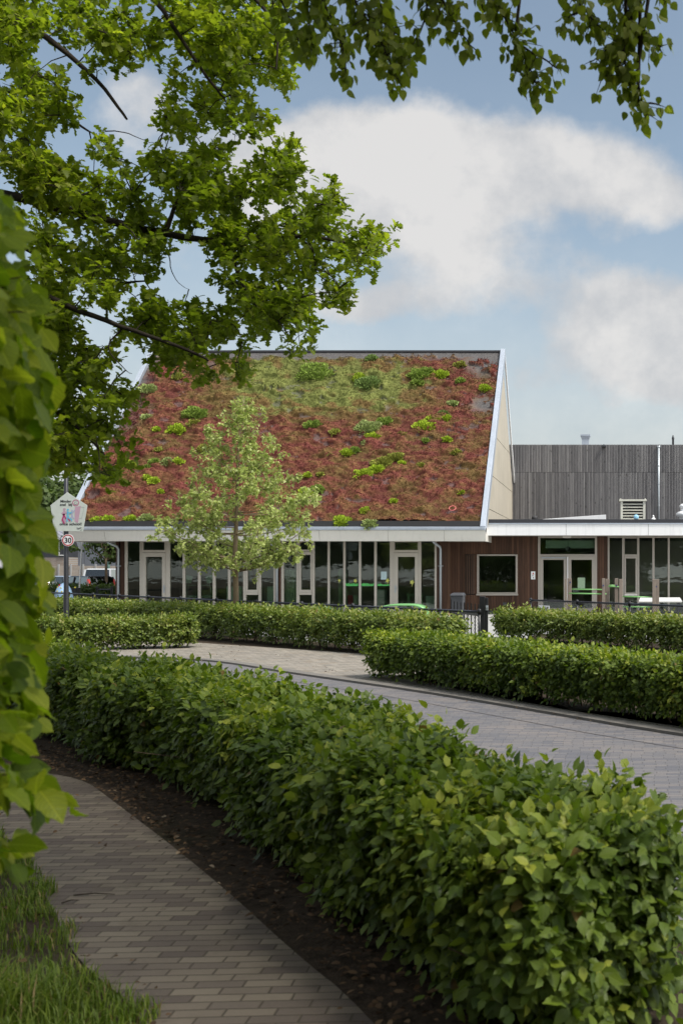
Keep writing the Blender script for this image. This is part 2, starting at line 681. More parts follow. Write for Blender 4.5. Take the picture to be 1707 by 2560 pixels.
def glass_mat(name, tint=(.80, .86, .82), refl=.8):
    m, t, b = new_mat(name)
    t.n.remove(b)
    fr = t.add('ShaderNodeFresnel')
    fr.inputs[0].default_value = 1.62
    tr = t.add('ShaderNodeBsdfTransparent')
    tr.inputs[0].default_value = tint + (1,)
    gl = t.add('ShaderNodeBsdfGlossy')
    gl.inputs['Roughness'].default_value = .015
    gl.inputs['Color'].default_value = (.95, 1, .97, 1)
    bn = t.add('ShaderNodeBump')
    bn.inputs['Strength'].default_value = .02
    bn.inputs['Distance'].default_value = .05
    p = geo_pos(t)
    mp = t.add('ShaderNodeMapping')
    mp.inputs['Scale'].default_value = (.8, 1, 2.2)
    t.link(p, mp.inputs[0])
    t.link(t.noise(mp.outputs[0], 2.2, 2), bn.inputs['Height'])
    t.link(bn.outputs[0], gl.inputs['Normal'])
    mx = t.add('ShaderNodeMixShader')
    t.val(t.math('MULTIPLY', fr.outputs[0], refl * 1.5, clamp=True), mx.inputs[0])
    t.link(tr.outputs[0], mx.inputs[1])
    t.link(gl.outputs[0], mx.inputs[2])
    t.link(mx.outputs[0], t.n['Material Output'].inputs[0])
    return m


M = {}
M['zinc'] = plain('zinc', (.40, .45, .52), .5, .35, .16, 1.3, streaks=.2)
M['white_panel'] = plain('white_panel', (.68, .665, .61), .5, 0, .09, .8, streaks=.13)
M['white_clean'] = plain('white_clean', (.80, .81, .82), .45, 0, .06, .8, streaks=.16)
M['white_paint'] = plain('white_paint', (.62, .62, .60), .45, 0, .06, 4)
M['beige'] = plain('beige_frame', (.44, .41, .355), .5, 0, .06, 3)
M['beige_dim'] = plain('taupe_frame', (.36, .33, .29), .5, 0, .06, 3)
M['gable'] = plain('gable_panel', (.46, .42, .34), .65, 0, .16, .9, streaks=.35)
M['black'] = plain('black_metal', (.014, .015, .018), .38, .0, .2, 5, .5)
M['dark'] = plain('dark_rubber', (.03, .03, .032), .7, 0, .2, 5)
M['roof_felt'] = plain('roof_felt', (.035, .036, .042), .8, 0, .2, 2)
M['darkgrey'] = plain('darkgrey_paint', (.045, .048, .055), .45, 0, .15, 3)
M['post_grey'] = plain('post_grey', (.032, .034, .04), .35, .2, .12, 4)
M['green_bar'] = plain('green_paint', (.17, .40, .13), .35, 0, .08, 4)
M['pale_green'] = plain('pale_green', (.42, .55, .42), .6, 0, .06, 3)
M['curtain'] = plain('curtain', (.28, .36, .24), .9, 0, .2, 6)
M['interior'] = plain('interior', (.30, .28, .24), .8, 0, .1, 1)
M['interior_floor'] = plain('interior_floor', (.06, .065, .055), .6, 0, .1, 1)
M['galv'] = plain('galvanised', (.38, .42, .45), .4, .5, .12, 5)
M['bark'] = plain('bark', (.10, .075, .05), .9, 0, .35, 9, .2, .8, 30)
M['bark_dark'] = plain('bark_dark', (.035, .028, .02), .9, 0, .35, 9, .2, .8, 30)
M['bark_pale'] = plain('bark_pale', (.19, .145, .09), .85, 0, .35, 7, .2, .5, 30)
M['play_post'] = plain('play_post', (.20, .165, .135), .8, 0, .25, 8)
M['concrete'] = plain('concrete', (.35, .35, .34), .85, 0, .12, .8)
M['asphalt'] = plain('asphalt', (.07, .07, .072), .9, 0, .2, 1.5, .3, .5, 60)
M['kerb'] = plain('kerb', (.165, .155, .142), .85, 0, .22, 2.5, .3, .4, 60)
M['warehouse'] = board_mat('warehouse_sheet', 1.0, [(0, (.155, .17, .195)), (1, (.19, .205, .235))], .02, .5, streak=.2)
M['ribroof'] = board_mat('rib_roof', .45, [(0, (.20, .21, .25)), (1, (.30, .31, .36))], .18, .5)
M['brown_wood'] = board_mat('brown_wood', .105, [(0, (.034, .018, .012)), (.5, (.070, .036, .022)), (1, (.13, .068, .042))], .10, .65)
M['brown_corner'] = board_mat('brown_corner', .105, [(0, (.085, .05, .032)), (.5, (.135, .08, .052)), (1, (.19, .115, .08))], .08, .65)
M['grey_wood'] = board_mat('grey_wood', .08, [(0, (.13, .127, .13)), (.45, (.25, .243, .246)), (1, (.44, .43, .42))], .22, .75, knots=.8, joint=Z(1181, 56), rw=.5, streak=.75)
M['plank'] = plain('weathered_plank', (.36, .31, .26), .85, 0, .3, 2.5)
M['glass'] = glass_mat('window_glass')
M['glass_dark'] = glass_mat('car_glass', (.16, .18, .18), 1.4)
M['red'] = plain('red_paint', (.45, .02, .02), .4, 0, .05)
M['pink'] = plain('pink_plastic', (.75, .18, .18), .5, 0, .05)
M['ink'] = plain('black_ink', (.012, .012, .014), .5, 0, .05)
M['sign_face'] = plain('sign_face', (.55, .60, .55), .55, 0, .10, 6)
M['sign_white'] = plain('sign_white', (.82, .83, .84), .4, 0, .02, 6)

M['leaf_hedge'] = leaf_mat('leaf_hedge', [(0, (.026, .050, .008)), (.35, (.062, .108, .013)), (.75, (.150, .212, .022)), (.95, (.31, .35, .038)), (1, (.18, .12, .03))], .32, .43, .4, veins=.22)
M['leaf_hedge_far'] = leaf_mat('leaf_hedge_far', [(0, (.036, .062, .012)), (.35, (.080, .125, .020)), (.75, (.165, .215, .032)), (.93, (.28, .30, .07)), (1, (.22, .15, .06))], .3, .5)
M['leaf_near'] = leaf_mat('leaf_near', [(0, (.085, .145, .008)), (.5, (.215, .29, .016)), (1, (.40, .44, .04))], .52, .45, .4, veins=.6)
M['leaf_oak'] = leaf_mat('leaf_oak', [(0, (.082, .118, .011)), (.5, (.178, .232, .022)), (1, (.33, .36, .038))], .58, .5, .35)
M['leaf_lime'] = leaf_mat('leaf_lime', [(0, (.085, .115, .014)), (.5, (.165, .205, .025)), (1, (.27, .30, .04))], .56, .5, .35)
M['leaf_young'] = leaf_mat('leaf_young', [(0, (.21, .28, .065)), (.5, (.38, .45, .135)), (1, (.58, .61, .28))], .38, .5, .35, (1.15, 1.2, .85))
M['leaf_far'] = leaf_mat('leaf_far', [(0, (.035, .062, .016)), (.5, (.065, .1, .024)), (1, (.11, .15, .035))], .3, .6, .3)
M['grass'] = leaf_mat('grass_blade', [(0, (.065, .11, .015)), (.6, (.14, .205, .026)), (.9, (.24, .29, .045)), (1, (.30, .23, .10))], .35, .5, .3)
M['litter'] = leaf_mat('dry_leaf', [(0, (.05, .032, .018)), (.5, (.10, .062, .034)), (.85, (.17, .11, .06)), (1, (.28, .22, .15))], .1, .8, .2, (1.1, 1, .8))

# ================================================================== GROUND
rng = np.random.default_rng(11)


def soil_mat():
    m, t, b = new_mat('soil')
    p = geo_pos(t)
    n1 = t.noise(p, .5, 5, .6)
    n2 = t.noise(p, 14, 6, .7)
    n3 = t.noise(p, 70, 4, .7)
    c = t.ramp(t.math('ADD', t.math('MULTIPLY', n2, .6), t.math('MULTIPLY', n3, .4)), [(.3, (.022, .016, .011)), (.5, (.045, .033, .022)), (.7, (.085, .06, .04))])
    g = t.smooth(n1, .55, .7, 0, .35)
    c = t.mix(g, c, (.05, .06, .02))
    t.link(c, b.inputs['Base Color'])
    b.inputs['Roughness'].default_value = .95
    b.inputs['Specular IOR Level'].default_value = .2
    bn = t.add('ShaderNodeBump')
    bn.inputs['Strength'].default_value = 1
    bn.inputs['Distance'].default_value = .03
    t.link(n2, bn.inputs['Height'])
    t.link(bn.outputs[0], b.inputs['Normal'])
    return m


def sheet(name, poly, z, mat):
    """flat polygon sheet, triangulated"""
    bm = bmesh.new()
    vs = [bm.verts.new((x, y, z)) for x, y in poly]
    f = bm.faces.new(vs)
    if f.normal.z < 0:
        f.normal_flip()
    bmesh.ops.triangulate(bm, faces=[f])
    me = bpy.data.meshes.new(name)
    bm.to_mesh(me)
    bm.free()
    me.materials.append(mat)
    o = bpy.data.objects.new(name, me)
    sc.collection.objects.link(o)
    o['kind'] = 'structure'
    return o


sheet('ground', [(-400, -120), (400, -120), (400, 600), (-400, 600)], 0, soil_mat())

M['path'] = paver_mat('path_pavers', .205, .078, -3.5, [(0, (.088, .07, .058)), (.3, (.118, .097, .078)), (.55, (.146, .122, .094)), (.8, (.17, .145, .11)), (1, (.124, .094, .08))],
                      (.055, .045, .03), .006, .5, (.07, .055, .035))
M['road'] = paver_mat('road_pavers', .21, .07, 2.0, [(0, (.115, .117, .134)), (.3, (.143, .142, .153)), (.55, (.168, .160, .163)), (.8, (.192, .176, .172)), (1, (.21, .188, .18))],
                      (.092, .088, .09), .006, .2, (.15, .135, .115), .75, .9)
M['plaza'] = paver_mat('plaza_pavers', .21, .105, 20, [(0, (.185, .172, .15)), (.5, (.26, .238, .205)), (1, (.325, .298, .25))],
                       (.09, .07, .05), .008, .75, (.20, .14, .08), .85, .5)

kerb_pts = [(-30, 30.5), (-16, 24.4), (-12.5, 23.2), G(314, 1645), G(457, 1650), G(559, 1657), G(712, 1683), G(880, 1707), G(1091, 1738), G(1355, 1783), G(1707, 1844), (3.2, 9.6), (8, 5), (14, -2)]
kerb_line = smooth_poly(kerb_pts, 2)
near_edge = smooth_poly([(6, -6), (2.4, 1.5), (.75, 4.7), (-.1, 6.0), (-1.75, 8.9), (-2.95, 10.4), (-4.3, 11.8), (-6.7, 14.6), (-9, 17.2), (-14, 21.4), (-32, 28)], 2)
road_poly = [tuple(q) for q in kerb_line] + [tuple(q) for q in near_edge]
sheet('road', road_poly, .006, M['road'])
# dark joint line of the gutter course, parallel to the kerb
gl0 = offset_poly(kerb_line, -.62)
gl1 = offset_poly(kerb_line, -.635)
M['joint'] = plain('joint_sand', (.05, .045, .045), .9, 0, .3, 8)
sheet('road_joint', [tuple(q) for q in gl0[4:-3]] + [tuple(q) for q in gl1[4:-3][::-1]], .010, M['joint'])
plaza_poly = [tuple(q) for q in kerb_line[2:]]
plaza_poly += [(14, 4), (5, 12.0), (1.2, 12.1), (-.5, 14.0), (-2, 16.1), (-3.6, 18.5), (-2.4, 20.4), (-5.2, 23.4), (-9.8, 26.8), (-12.5, 29.0), (-28, 36)]
# only the open part of the pavement between kerb and far hedge
sheet('pavement', plaza_poly, .016, M['plaza'])


def kerb_mesh():
    a = offset_poly(kerb_line, -.02)
    b = offset_poly(kerb_line, .17)
    v, f = [], []
    for p, q in zip(a, b):
        v += [(p[0], p[1], -.02), (p[0], p[1], .04), (q[0], q[1], .045), (q[0], q[1], -.02)]
    for i in range(len(a) - 1):
        for k in range(3):
            f.append((4 * i + k, 4 * i + k + 1, 4 * i + 4 + k + 1, 4 * i + 4 + k))
    mb = MB()
    mb.v, mb.f = v, f
    o = mb.build('kerb', M['kerb'])
    tag(o, kind='structure')


kerb_mesh()

path_R = [(1.0, .5), (-.1, 2.9), G(900, 2515), G(746, 2394), G(574, 2234), G(413, 2102), G(275, 1998), G(207, 1947), (-5.3, 9.9), (-6.6, 10.7), (-9, 11.6), (-14, 12.5)]
path_L = [(-.5, .5), (-1.25, 2.9), G(367, 2532), G(275, 2475), G(172, 2377), G(126, 2251), G(75, 2205), (-4.4, 7.9), (-5.4, 8.6), (-7, 9.3), (-9.5, 10.1), (-14, 10.9)]
path_R = smooth_poly(path_R, 2)
path_L = smooth_poly(path_L, 2)
sheet('path', [tuple(q) for q in path_R] + [tuple(q) for q in path_L[::-1]], .006, M['path'])

sheet('schoolyard', [(-2.6, 22.6), (-21, 42.2), (-30, 46), (-30, 60), (30, 60), (30, 21), (2.4, 26.2), (-2.0, 31.2), (-2.1, 29)], .006, M['concrete'])
sheet('parking', [(-60, 50), (-22, 50), (-22, 68), (-25, 90), (-70, 90)], .010, M['asphalt'])


def inside(poly, x, y):
    poly = np.array(poly)
    c = np.zeros(len(x), bool)
    j = len(poly) - 1
    for i in range(len(poly)):
        xi, yi = poly[i]
        xj, yj = poly[j]
        q = ((yi > y) != (yj > y)) & (x < (xj - xi) * (y - yi) / (yj - yi + 1e-12) + xi)
        c ^= q
        j = i
    return c


# ------------------------------------------------ grass verge left of the path
def grass():
    n = 150000
    x = rng.uniform(-5.2, -.2, n)
    y = rng.uniform(2.2, 8.6, n)
    pl = [tuple(q) for q in path_L]
    reg = [(-8, 1.5)] + [q for q in pl if 1.2 < q[1] < 9.5] + [(-8, 9.5)]
    # distance into the lawn from the path edge decides density
    jit = (fbm(x * 2.2, y * 2.2) - .5) * .42
    ins = inside(reg, x - jit * 1.25 - .02, y + jit * .2)
    pat = fbm(x * 1.8 + 9, y * 1.8, 3)
    keep = ins & (rng.random(n) < np.clip((pat - .22) * 4, .2, 1))
    x, y, pat = x[keep], y[keep], pat[keep]
    n = len(x)
    tall = np.exp(-(((x + 2.62) / .38) ** 2 + ((y - 4.25) / .35) ** 2))
    h = rng.uniform(.03, .085, n) * (1 + .5 * pat) + tall * rng.uniform(.03, .32, n)
    az = rng.uniform(0, 2 * np.pi, n)
    lean = rng.uniform(.15, .9, n)
    dx, dy = np.cos(az) * lean * h, np.sin(az) * lean * h
    wd = rng.uniform(.0018, .0035, n) * (1 + tall)
    px, py = -np.sin(az) * wd, np.cos(az) * wd
    z0 = np.full(n, 0.0)
    A = np.stack([x - px, y - py, z0], 1)
    B = np.stack([x + px, y + py, z0], 1)
    C = np.stack([x + dx * .35 - px * .8, y + dy * .35 - py * .8, h * .6], 1)
    D_ = np.stack([x + dx * .35 + px * .8, y + dy * .35 + py * .8, h * .6], 1)
    E = np.stack([x + dx, y + dy, h * (1 - lean * .3)], 1)
    V = np.stack([A, B, C, D_, E], 1).reshape(-1, 3)
    T = np.array([[0, 1, 2], [1, 3, 2], [2, 3, 4]])
    Ft = (T[None] + (np.arange(n) * 5)[:, None, None]).reshape(-1, 3)
    tint = np.clip(rng.normal(.45, .22, n) + tall * .25, 0, 1)
    tint[rng.random(n) < .05] = 1
    o = np_mesh('grass', V, Ft, M['grass'], tint=np.repeat(tint, 5))
    tag(o, 'short green grass verge with dry patches left of the brick path', 'grass', kind='stuff')


grass()


# ------------------------------------------------ dry leaf litter
def litter():
    n = 30000
    x = rng.uniform(-14, 2, n)
    y = rng.uniform(3.2, 30, n)
    pR = [tuple(q) for q in path_R]
    pL = [tuple(q) for q in path_L]
    path = pR + pL[::-1]
    on_path = inside(path, x, y)
    on_road = inside(road_poly, x, y)
    strip = pR + [(-14, 15), (-9, 14.6), (-6.4, 13), (-4, 10.4), (-2.6, 8.6), (-1.0, 6), (.1, 4.2), (1, 2.5)]
    in_strip = inside(strip, x, y)
    in_plaza = inside(plaza_poly, x, y)
    pat = fbm(x * 1.5, y * 1.5, 3)
    # edge of path gets more
    d = np.min(np.linalg.norm(np.stack([x, y], 1)[:, None] - path_L[None], axis=2), axis=1)
    dR = np.min(np.linalg.norm(np.stack([x, y], 1)[:, None] - path_R[None], axis=2), axis=1)
    dk = np.min(np.linalg.norm(np.stack([x, y], 1)[:, None] - kerb_line[None], axis=2), axis=1)
    pr = np.zeros(n)
    pr[in_strip] = .9
    pr[on_path] = .06
    pr[on_path & (d < .16)] = .45
    pr[on_path & (dR < .13)] = .5
    pr[~on_path & (d < .25)] = .6
    pr[on_road] = 0
    pr[on_road & (dk < .25) & (pat > .5)] = .6
    pr[in_plaza] = .16 * (pat[in_plaza] > .5)
    k = rng.random(n) < pr
    x, y = x[k], y[k]
    # a second, denser helping under the front hedge close to the camera
    m = 17000
    x2 = rng.uniform(-6, .8, m)
    y2 = rng.uniform(3.6, 11, m)
    k2 = inside(strip, x2, y2) & ~inside(path, x2, y2)
    x, y = np.concatenate([x, x2[k2]]), np.concatenate([y, y2[k2]])
    n = len(x)
    pos = np.stack([x, y, rng.uniform(.012, .03, n) + .015], 1)
    az = rng.uniform(0, 2 * np.pi, n)
    dr = np.stack([np.cos(az), np.sin(az), rng.uniform(-.1, .25, n)], 1)
    nr = np.stack([rng.normal(0, .35, n), rng.normal(0, .35, n), np.ones(n)], 1)
    o = leaf_mesh('leaf_litter', pos, dr, nr, rng.uniform(.018, .055, n), T_BEECH, M['litter'], None, np.clip(rng.normal(.42, .25, n), 0, 1), rng, .8)
    tag(o, 'dry brown leaf litter under the hedges and along the path edges', 'leaf litter', kind='stuff')


litter()


def twigs():
    for (px, py, L, a, lab) in [(330, 2245, .22, 5, 'thin dark twig lying across the path near the grass'),
                                (300, 2265, .09, 40, 'short bent dark twig on the path close to the grass edge')]:
        x, y = G(px - 145, py)
        mb = MB()
        c, s = math.cos(math.radians(a)), math.sin(math.radians(a))
        mb.tube([(x, y, .016), (x + c * L * .5, y + s * L * .5 + .008, .022), (x + c * L, y + s * L - .004, .016)], [.004, .0035, .002], 5)
        tag(mb.build('twig', M['bark_dark']), lab, 'twig')


twigs()

# ================================================================== SCHOOL WITH SEDUM ROOF
DE, DR = 42.7, 50.8
XL, XR = X(160, DE), X(1213, DE)
ZE, ZR = Z(1319, DE), Z(878, DR)
ZFB = Z(1353, DE)
YG = 43.9
school = thing('school_building', ((XL + XR) / 2, DE, 0), 'school pavilion with a steep red sedum roof above a long glass front', 'building')
SL = math.hypot(DR - DE, ZR - ZE)
ST = np.array([0, (DR - DE) / SL, (ZR - ZE) / SL])       # up the slope
SN = np.array([0, -ST[2], ST[1]])                          # slope normal


def RS(px, py):
    """photo pixel -> (x, s) on the roof slope"""
    dv = np.array([(px - HX) / F, 1, -(py - HY) / F])
    o = np.array([0, 0, CH])
    p0 = np.array([0, DE, ZE])
    tt = SN.dot(p0 - o) / SN.dot(dv)
    p = o + dv * tt
    return p[0], (p - p0).dot(ST)


def slope_pt(x, s, h=0.0):
    q = np.array([x, DE, ZE]) + ST * s + SN * h
    return q


def make_roof():
    # solid front and rear slabs
    mb = MB()
    th = .32
    a = lambda x, s, h: tuple(slope_pt(x, s, h))
    x0, x1 = XL + .2, XR - .2
    mb.hexa([a(x0, .12, -th), a(x1, .12, -th), a(x1, SL, -th), a(x0, SL, -th), a(x0, .12, -.06), a(x1, .12, -.06), a(x1, SL, -.06), a(x0, SL, -.06)])
    yb = 2 * DR - DE
    mb.hexa([(x0, DR + .25, ZR - .45), (x1, DR + .25, ZR - .45), (x1, yb, ZE - .3), (x0, yb, ZE - .3), (x0, DR + .02, ZR - .05), (x1, DR + .02, ZR - .05), (x1, yb, ZE), (x0, yb, ZE)])
    roof = mb.build('roof', M['roof_felt'], school)
    # gable panels with joints, right end (also the left)
    for xs, sg in ((XR - .16, 1), (XL + .16, -1)):
        g = MB()
        levels = [Z(1350, 48), Z(1286, 49.5), Z(1206, 49.8), Z(1109, 50.2), ZR - .35]
        for z0, z1 in zip(levels[:-1], levels[1:]):
            def ya(z, back=False):
                k = (z - ZE) / (ZR - ZE)
                y = DE + k * (DR - DE) + .38
                return 2 * DR - y if back else y
            g.hexa([(xs - .04, ya(z0 + .012), z0 + .012), (xs + .04, ya(z0 + .012), z0 + .012), (xs + .04, ya(z0 + .012, 1), z0 + .012), (xs - .04, ya(z0 + .012, 1), z0 + .012),
                    (xs - .04, ya(z1 - .012), z1 - .012), (xs + .04, ya(z1 - .012), z1 - .012), (xs + .04, ya(z1 - .012, 1), z1 - .012), (xs - .04, ya(z1 - .012, 1), z1 - .012)])
        g.build('gable_wall', M['gable'], school)
        k = MB()
        k.prism([(xs - .09 * sg, DE + .5, ZE), (xs - .09 * sg, DR, ZR - .4), (xs - .09 * sg, 2 * DR - DE - .5, ZE)], (.03 * sg, 0, 0))
        k.build('gable_backing', M['dark'], school)
        # verge trims
        e0, e1 = (xs - .04, xs + .16) if sg > 0 else (xs - .16, xs + .04)
        v = MB()
        v.hexa([a(e0, -.05, -.34), a(e1, -.05, -.34), a(e1, SL + .02, -.34), a(e0, SL + .02, -.34), a(e0, -.05, .13), a(e1, -.05, .13), a(e1, SL + .02, .13), a(e0, SL + .02, .13)])
        v.build('verge_trim', M['zinc'], school, bevel=.01)
        v = MB()
        f0 = e1 - .06 if sg > 0 else e0
        f1 = e1 + .003 if sg > 0 else e0 + .06
        v.hexa([(f0, DR + .25, ZR - .42), (f1, DR + .25, ZR - .42), (f1, yb, ZE - .3), (f0, yb, ZE - .3), (f0, DR + .05, ZR + .02), (f1, DR + .05, ZR + .02), (f1, yb, ZE + .1), (f0, yb, ZE + .1)])
        v.build('verge_trim', M['white_clean'], school)
    # gutter and fascia
    g = MB()
    g.box(XL, XR - .0, DE - .16, DE - .04, ZE - .10, ZE + .03)
    g.build('gutter', M['zinc'], school, bevel=.02)
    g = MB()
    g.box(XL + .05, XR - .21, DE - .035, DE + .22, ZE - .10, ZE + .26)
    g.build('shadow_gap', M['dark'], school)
    js = [160, 264, 398, 566, 682, 799, 970, 1110, 1213]
    for q0, q1 in zip(js[:-1], js[1:]):
        x0, x1 = X(q0, DE), X(q1, DE)
        fz = MB()
        # panel leans slightly: the top edge is nearer
        fz.hexa([(x0 + .006, DE, ZFB), (x1 - .006, DE, ZFB), (x1 - .006, DE + .03, ZFB), (x0 + .006, DE + .03, ZFB),
                 (x0 + .006, DE - .10, ZE - .105), (x1 - .006, DE - .10, ZE - .105), (x1 - .006, DE - .07, ZE - .105), (x0 + .006, DE - .07, ZE - .105)])
        fz.build('fascia_panel', M['white_panel'], school)
    fz = MB()
    fz.box(XL + .02, XR - .02, DE + .035, DE + .10, ZFB + .01, ZE - .11)
    fz.build('fascia_backing', M['dark'], school)
    # side fascias closing the eave box
    for x0, x1 in ((XL, XL + .04), (XR - .04, XR)):
        fz = MB()
        fz.box(x0, x1, DE + .105, 2 * DR - DE, ZFB, ZE - .02)
        fz.build('fascia_panel', M['white_panel'], school)
    s = MB()
    s.box(XL + .045, XR - .045, DE + .105, 2 * DR - DE, ZFB + .03, ZFB + .08)
    s.build('soffit', M['interior'], school)
    return roof


roof = make_roof()


# ------------------------------------------------ sedum carpet on the slope
def px_to_roof_mask(X_, S_, px, py, rx, ry, pw=1.0):
    x0, s0 = RS(px, py)
    x1, s1 = RS(px + rx, py)
    x2, s2 = RS(px, py - ry)
    return np.exp(-((((X_ - x0) / (x1 - x0)) ** 2 + ((S_ - s0) / (s2 - s0)) ** 2) ** pw))


def sedum_cols(X_, S_, r):
    """species colour of the carpet at roof coordinates"""
    n1 = fbm(X_ * 1.1, S_ * 2.0 + 40, 4)
    n2 = fbm(X_ * 3.1 + 9, S_ * 5.5, 4)
    n3 = fbm(X_ * .45 + 3, S_ * .5, 3)
    red = np.array([.156, .046, .036])
    rust = np.array([.19, .080, .042])
    brown = np.array([.135, .070, .030])
    olive = np.array([.158, .122, .038])
    green = np.array([.170, .215, .055])
    grey = np.array([.105, .10, .10])
    def sm(v, a, b):
        t = np.clip((v - a) / (b - a), 0, 1)
        return (t * t * (3 - 2 * t))[:, None]
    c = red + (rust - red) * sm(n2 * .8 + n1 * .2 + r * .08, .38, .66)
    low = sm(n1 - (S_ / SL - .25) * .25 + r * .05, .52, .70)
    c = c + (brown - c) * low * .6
    c = c + (olive - c) * sm(n2 * .5 + n1 * .5 + r * .2, .60, .78) * .55
    gz = (px_to_roof_mask(X_, S_, 820, 955, 250, 85, 1.5) + .8 * px_to_roof_mask(X_, S_, 640, 905, 130, 55) + .55 * px_to_roof_mask(X_, S_, 960, 990, 160, 60)
          + .45 * px_to_roof_mask(X_, S_, 640, 1000, 220, 40) + .22 * px_to_roof_mask(X_, S_, 760, 960, 520, 130))
    gmix = sm(gz + (n2 - .5) * .55 + (r - .5) * .12, .22, .95)
    c = c + (olive * 1.05 - c) * gmix * .68
    c = c + (green - c) * sm(gz + (fbm(X_ * 2 + 30, S_ * 3) - .5) * 1.9, .85, 1.5) * .75
    bare = np.clip((S_ - (SL - .72 + .7 * (n2 - .5))) * 3, 0, 1)
    bare = np.maximum(bare, px_to_roof_mask(X_, S_, 1232, 900, 75, 40, 1.5) * 1.25 * (n2 > .40))
    bare = np.maximum(bare, px_to_roof_mask(X_, S_, 1215, 1010, 45, 22, 1.5) * (n2 > .42))
    ed = X_ - XL
    bare = np.maximum(bare, np.clip((1.1 - ed + 1.4 * (n1 - .5)), 0, 1) * np.clip((S_ - 4.5) / 3, 0, 1))
    bare = np.maximum(bare, .5 * (fbm(X_ * 1.6 + 70, S_ * 2.6, 4) > .66) * (n2 < .47))
    bare = np.clip(bare, 0, 1)
    return c, bare[:, None], grey, n1, n2, gmix[:, 0]


def make_sedum():
    m, t, b = new_mat('sedum')
    at = t.add('ShaderNodeAttribute', attribute_name='col')
    p = geo_pos(t)
    n = t.noise(p, 22, 4, .7)
    k = t.math('ADD', t.math('MULTIPLY', n, .8), .6)
    t.link(t.mix(1.0, at.outputs['Color'], t.comb(k, k, k), 'MULTIPLY'), b.inputs['Base Color'])
    b.inputs['Roughness'].default_value = .85
    b.inputs['Specular IOR Level'].default_value = .2
    bn = t.add('ShaderNodeBump')
    bn.inputs['Strength'].default_value = .8
    bn.inputs['Distance'].default_value = .04
    t.link(n, bn.inputs['Height'])
    t.link(bn.outputs[0], b.inputs['Normal'])
    M['sedum'] = m
    nx, ns = 420, 300
    xs = np.linspace(XL + .22, XR - .215, nx)
    ss = np.linspace(.28, SL - .02, ns)
    X_, S_ = np.meshgrid(xs, ss)
    X_, S_ = X_.ravel(), S_.ravel()
    r = rng.random(len(X_))
    c, bare, grey, n1, n2, gm = sedum_cols(X_, S_, r)
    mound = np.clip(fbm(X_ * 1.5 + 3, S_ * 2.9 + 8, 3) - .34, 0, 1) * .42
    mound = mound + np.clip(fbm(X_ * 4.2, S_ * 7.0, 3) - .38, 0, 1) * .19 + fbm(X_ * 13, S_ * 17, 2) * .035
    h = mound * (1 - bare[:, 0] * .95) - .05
    c = c * (.62 + 2.6 * np.clip(mound, 0, .17))[:, None]        # darker in the hollows, lighter on the mound tops
    c = c + (grey * (.75 + .5 * r[:, None]) - c) * bare
    # bottom edge hangs over
    V = np.array([0, DE, ZE])[None] + ST[None] * S_[:, None] + SN[None] * h[:, None]
    V[:, 0] = X_
    idx = np.arange(nx * ns).reshape(ns, nx)
    q = np.stack([idx[:-1, :-1], idx[:-1, 1:], idx[1:, 1:], idx[1:, :-1]], -1).reshape(-1, 4)
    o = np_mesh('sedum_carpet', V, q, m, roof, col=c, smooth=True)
    # feathery sprigs standing on the carpet
    n = 150000
    x = rng.uniform(XL + .22, XR - .22, n)
    s = rng.uniform(.24, SL - .05, n)
    r = rng.random(n)
    c, bare, grey, n1, n2, gm = sedum_cols(x, s, r)
    mound = np.clip(fbm(x * 1.5 + 3, s * 2.9 + 8, 3) - .34, 0, 1) * .42 + np.clip(fbm(x * 4.2, s * 7.0, 3) - .38, 0, 1) * .19
    keep = (bare[:, 0] < .45) & (rng.random(n) < .35 + mound * 5)
    x, s, c, mound = x[keep], s[keep], c[keep], mound[keep]
    n = len(x)
    base = np.array([0, DE, ZE])[None] + ST[None] * s[:, None] + SN[None] * (mound - .05)[:, None]
    base[:, 0] = x
    dr = SN[None] * 1.0 + np.array([[0, -.1, .5]]) + rng.normal(0, .45, (n, 3))
    dr = norm(dr)
    hh = rng.uniform(.02, .055, n)[:, None]
    sd = norm(np.cross(dr, rng.normal(0, 1, (n, 3)))) * rng.uniform(.010, .022, n)[:, None]
    V = np.stack([base - sd, base + sd, base + dr * hh + sd * .6, base + dr * hh - sd * .6], 1).reshape(-1, 3)
    q = (np.array([[0, 1, 2, 3]])[None] + (np.arange(n) * 4)[:, None, None]).reshape(-1, 4)
    c = c * rng.uniform(.9, 1.2, n)[:, None]
    sp = np_mesh('sedum_sprigs', V, q, m, roof, col=np.repeat(c, 4, 0))
    sp['kind'] = 'stuff'
    # roots and stems hanging into the gap above the gutter
    n = 2600
    x = rng.uniform(XL + .25, XR - .25, n)
    x = x[(fbm(x * 1.3, x * 0 + 3) > .42)]
    n = len(x)
    L = rng.uniform(.05, .26, n)
    top = slope_pt(0, .3, .0)
    A = np.stack([x - .012, np.full(n, top[1] - .06), np.full(n, top[2])], 1)
    B = A + np.array([.026, 0, 0])
    C = A + np.stack([rng.normal(.01, .03, n), np.full(n, -.03), -L], 1)
    V = np.stack([A, B, C], 1).reshape(-1, 3)
    q = (np.array([[0, 1, 2]])[None] + (np.arange(n) * 3)[:, None, None]).reshape(-1, 3)
    hg = np_mesh('hanging_stems', V, q, m, roof, col=np.repeat(np.array([[.07, .035, .018]]) * rng.uniform(.4, 1.5, n)[:, None], 3, 0))
    hg['kind'] = 'stuff'
    # ridge capping
    k = MB()
    k.box(XL + .2, XR - .2, DR - .05, DR + .35, ZR - .06, ZR + .035)
    k.build('ridge_capping', M['roof_felt'], school)


make_sedum()

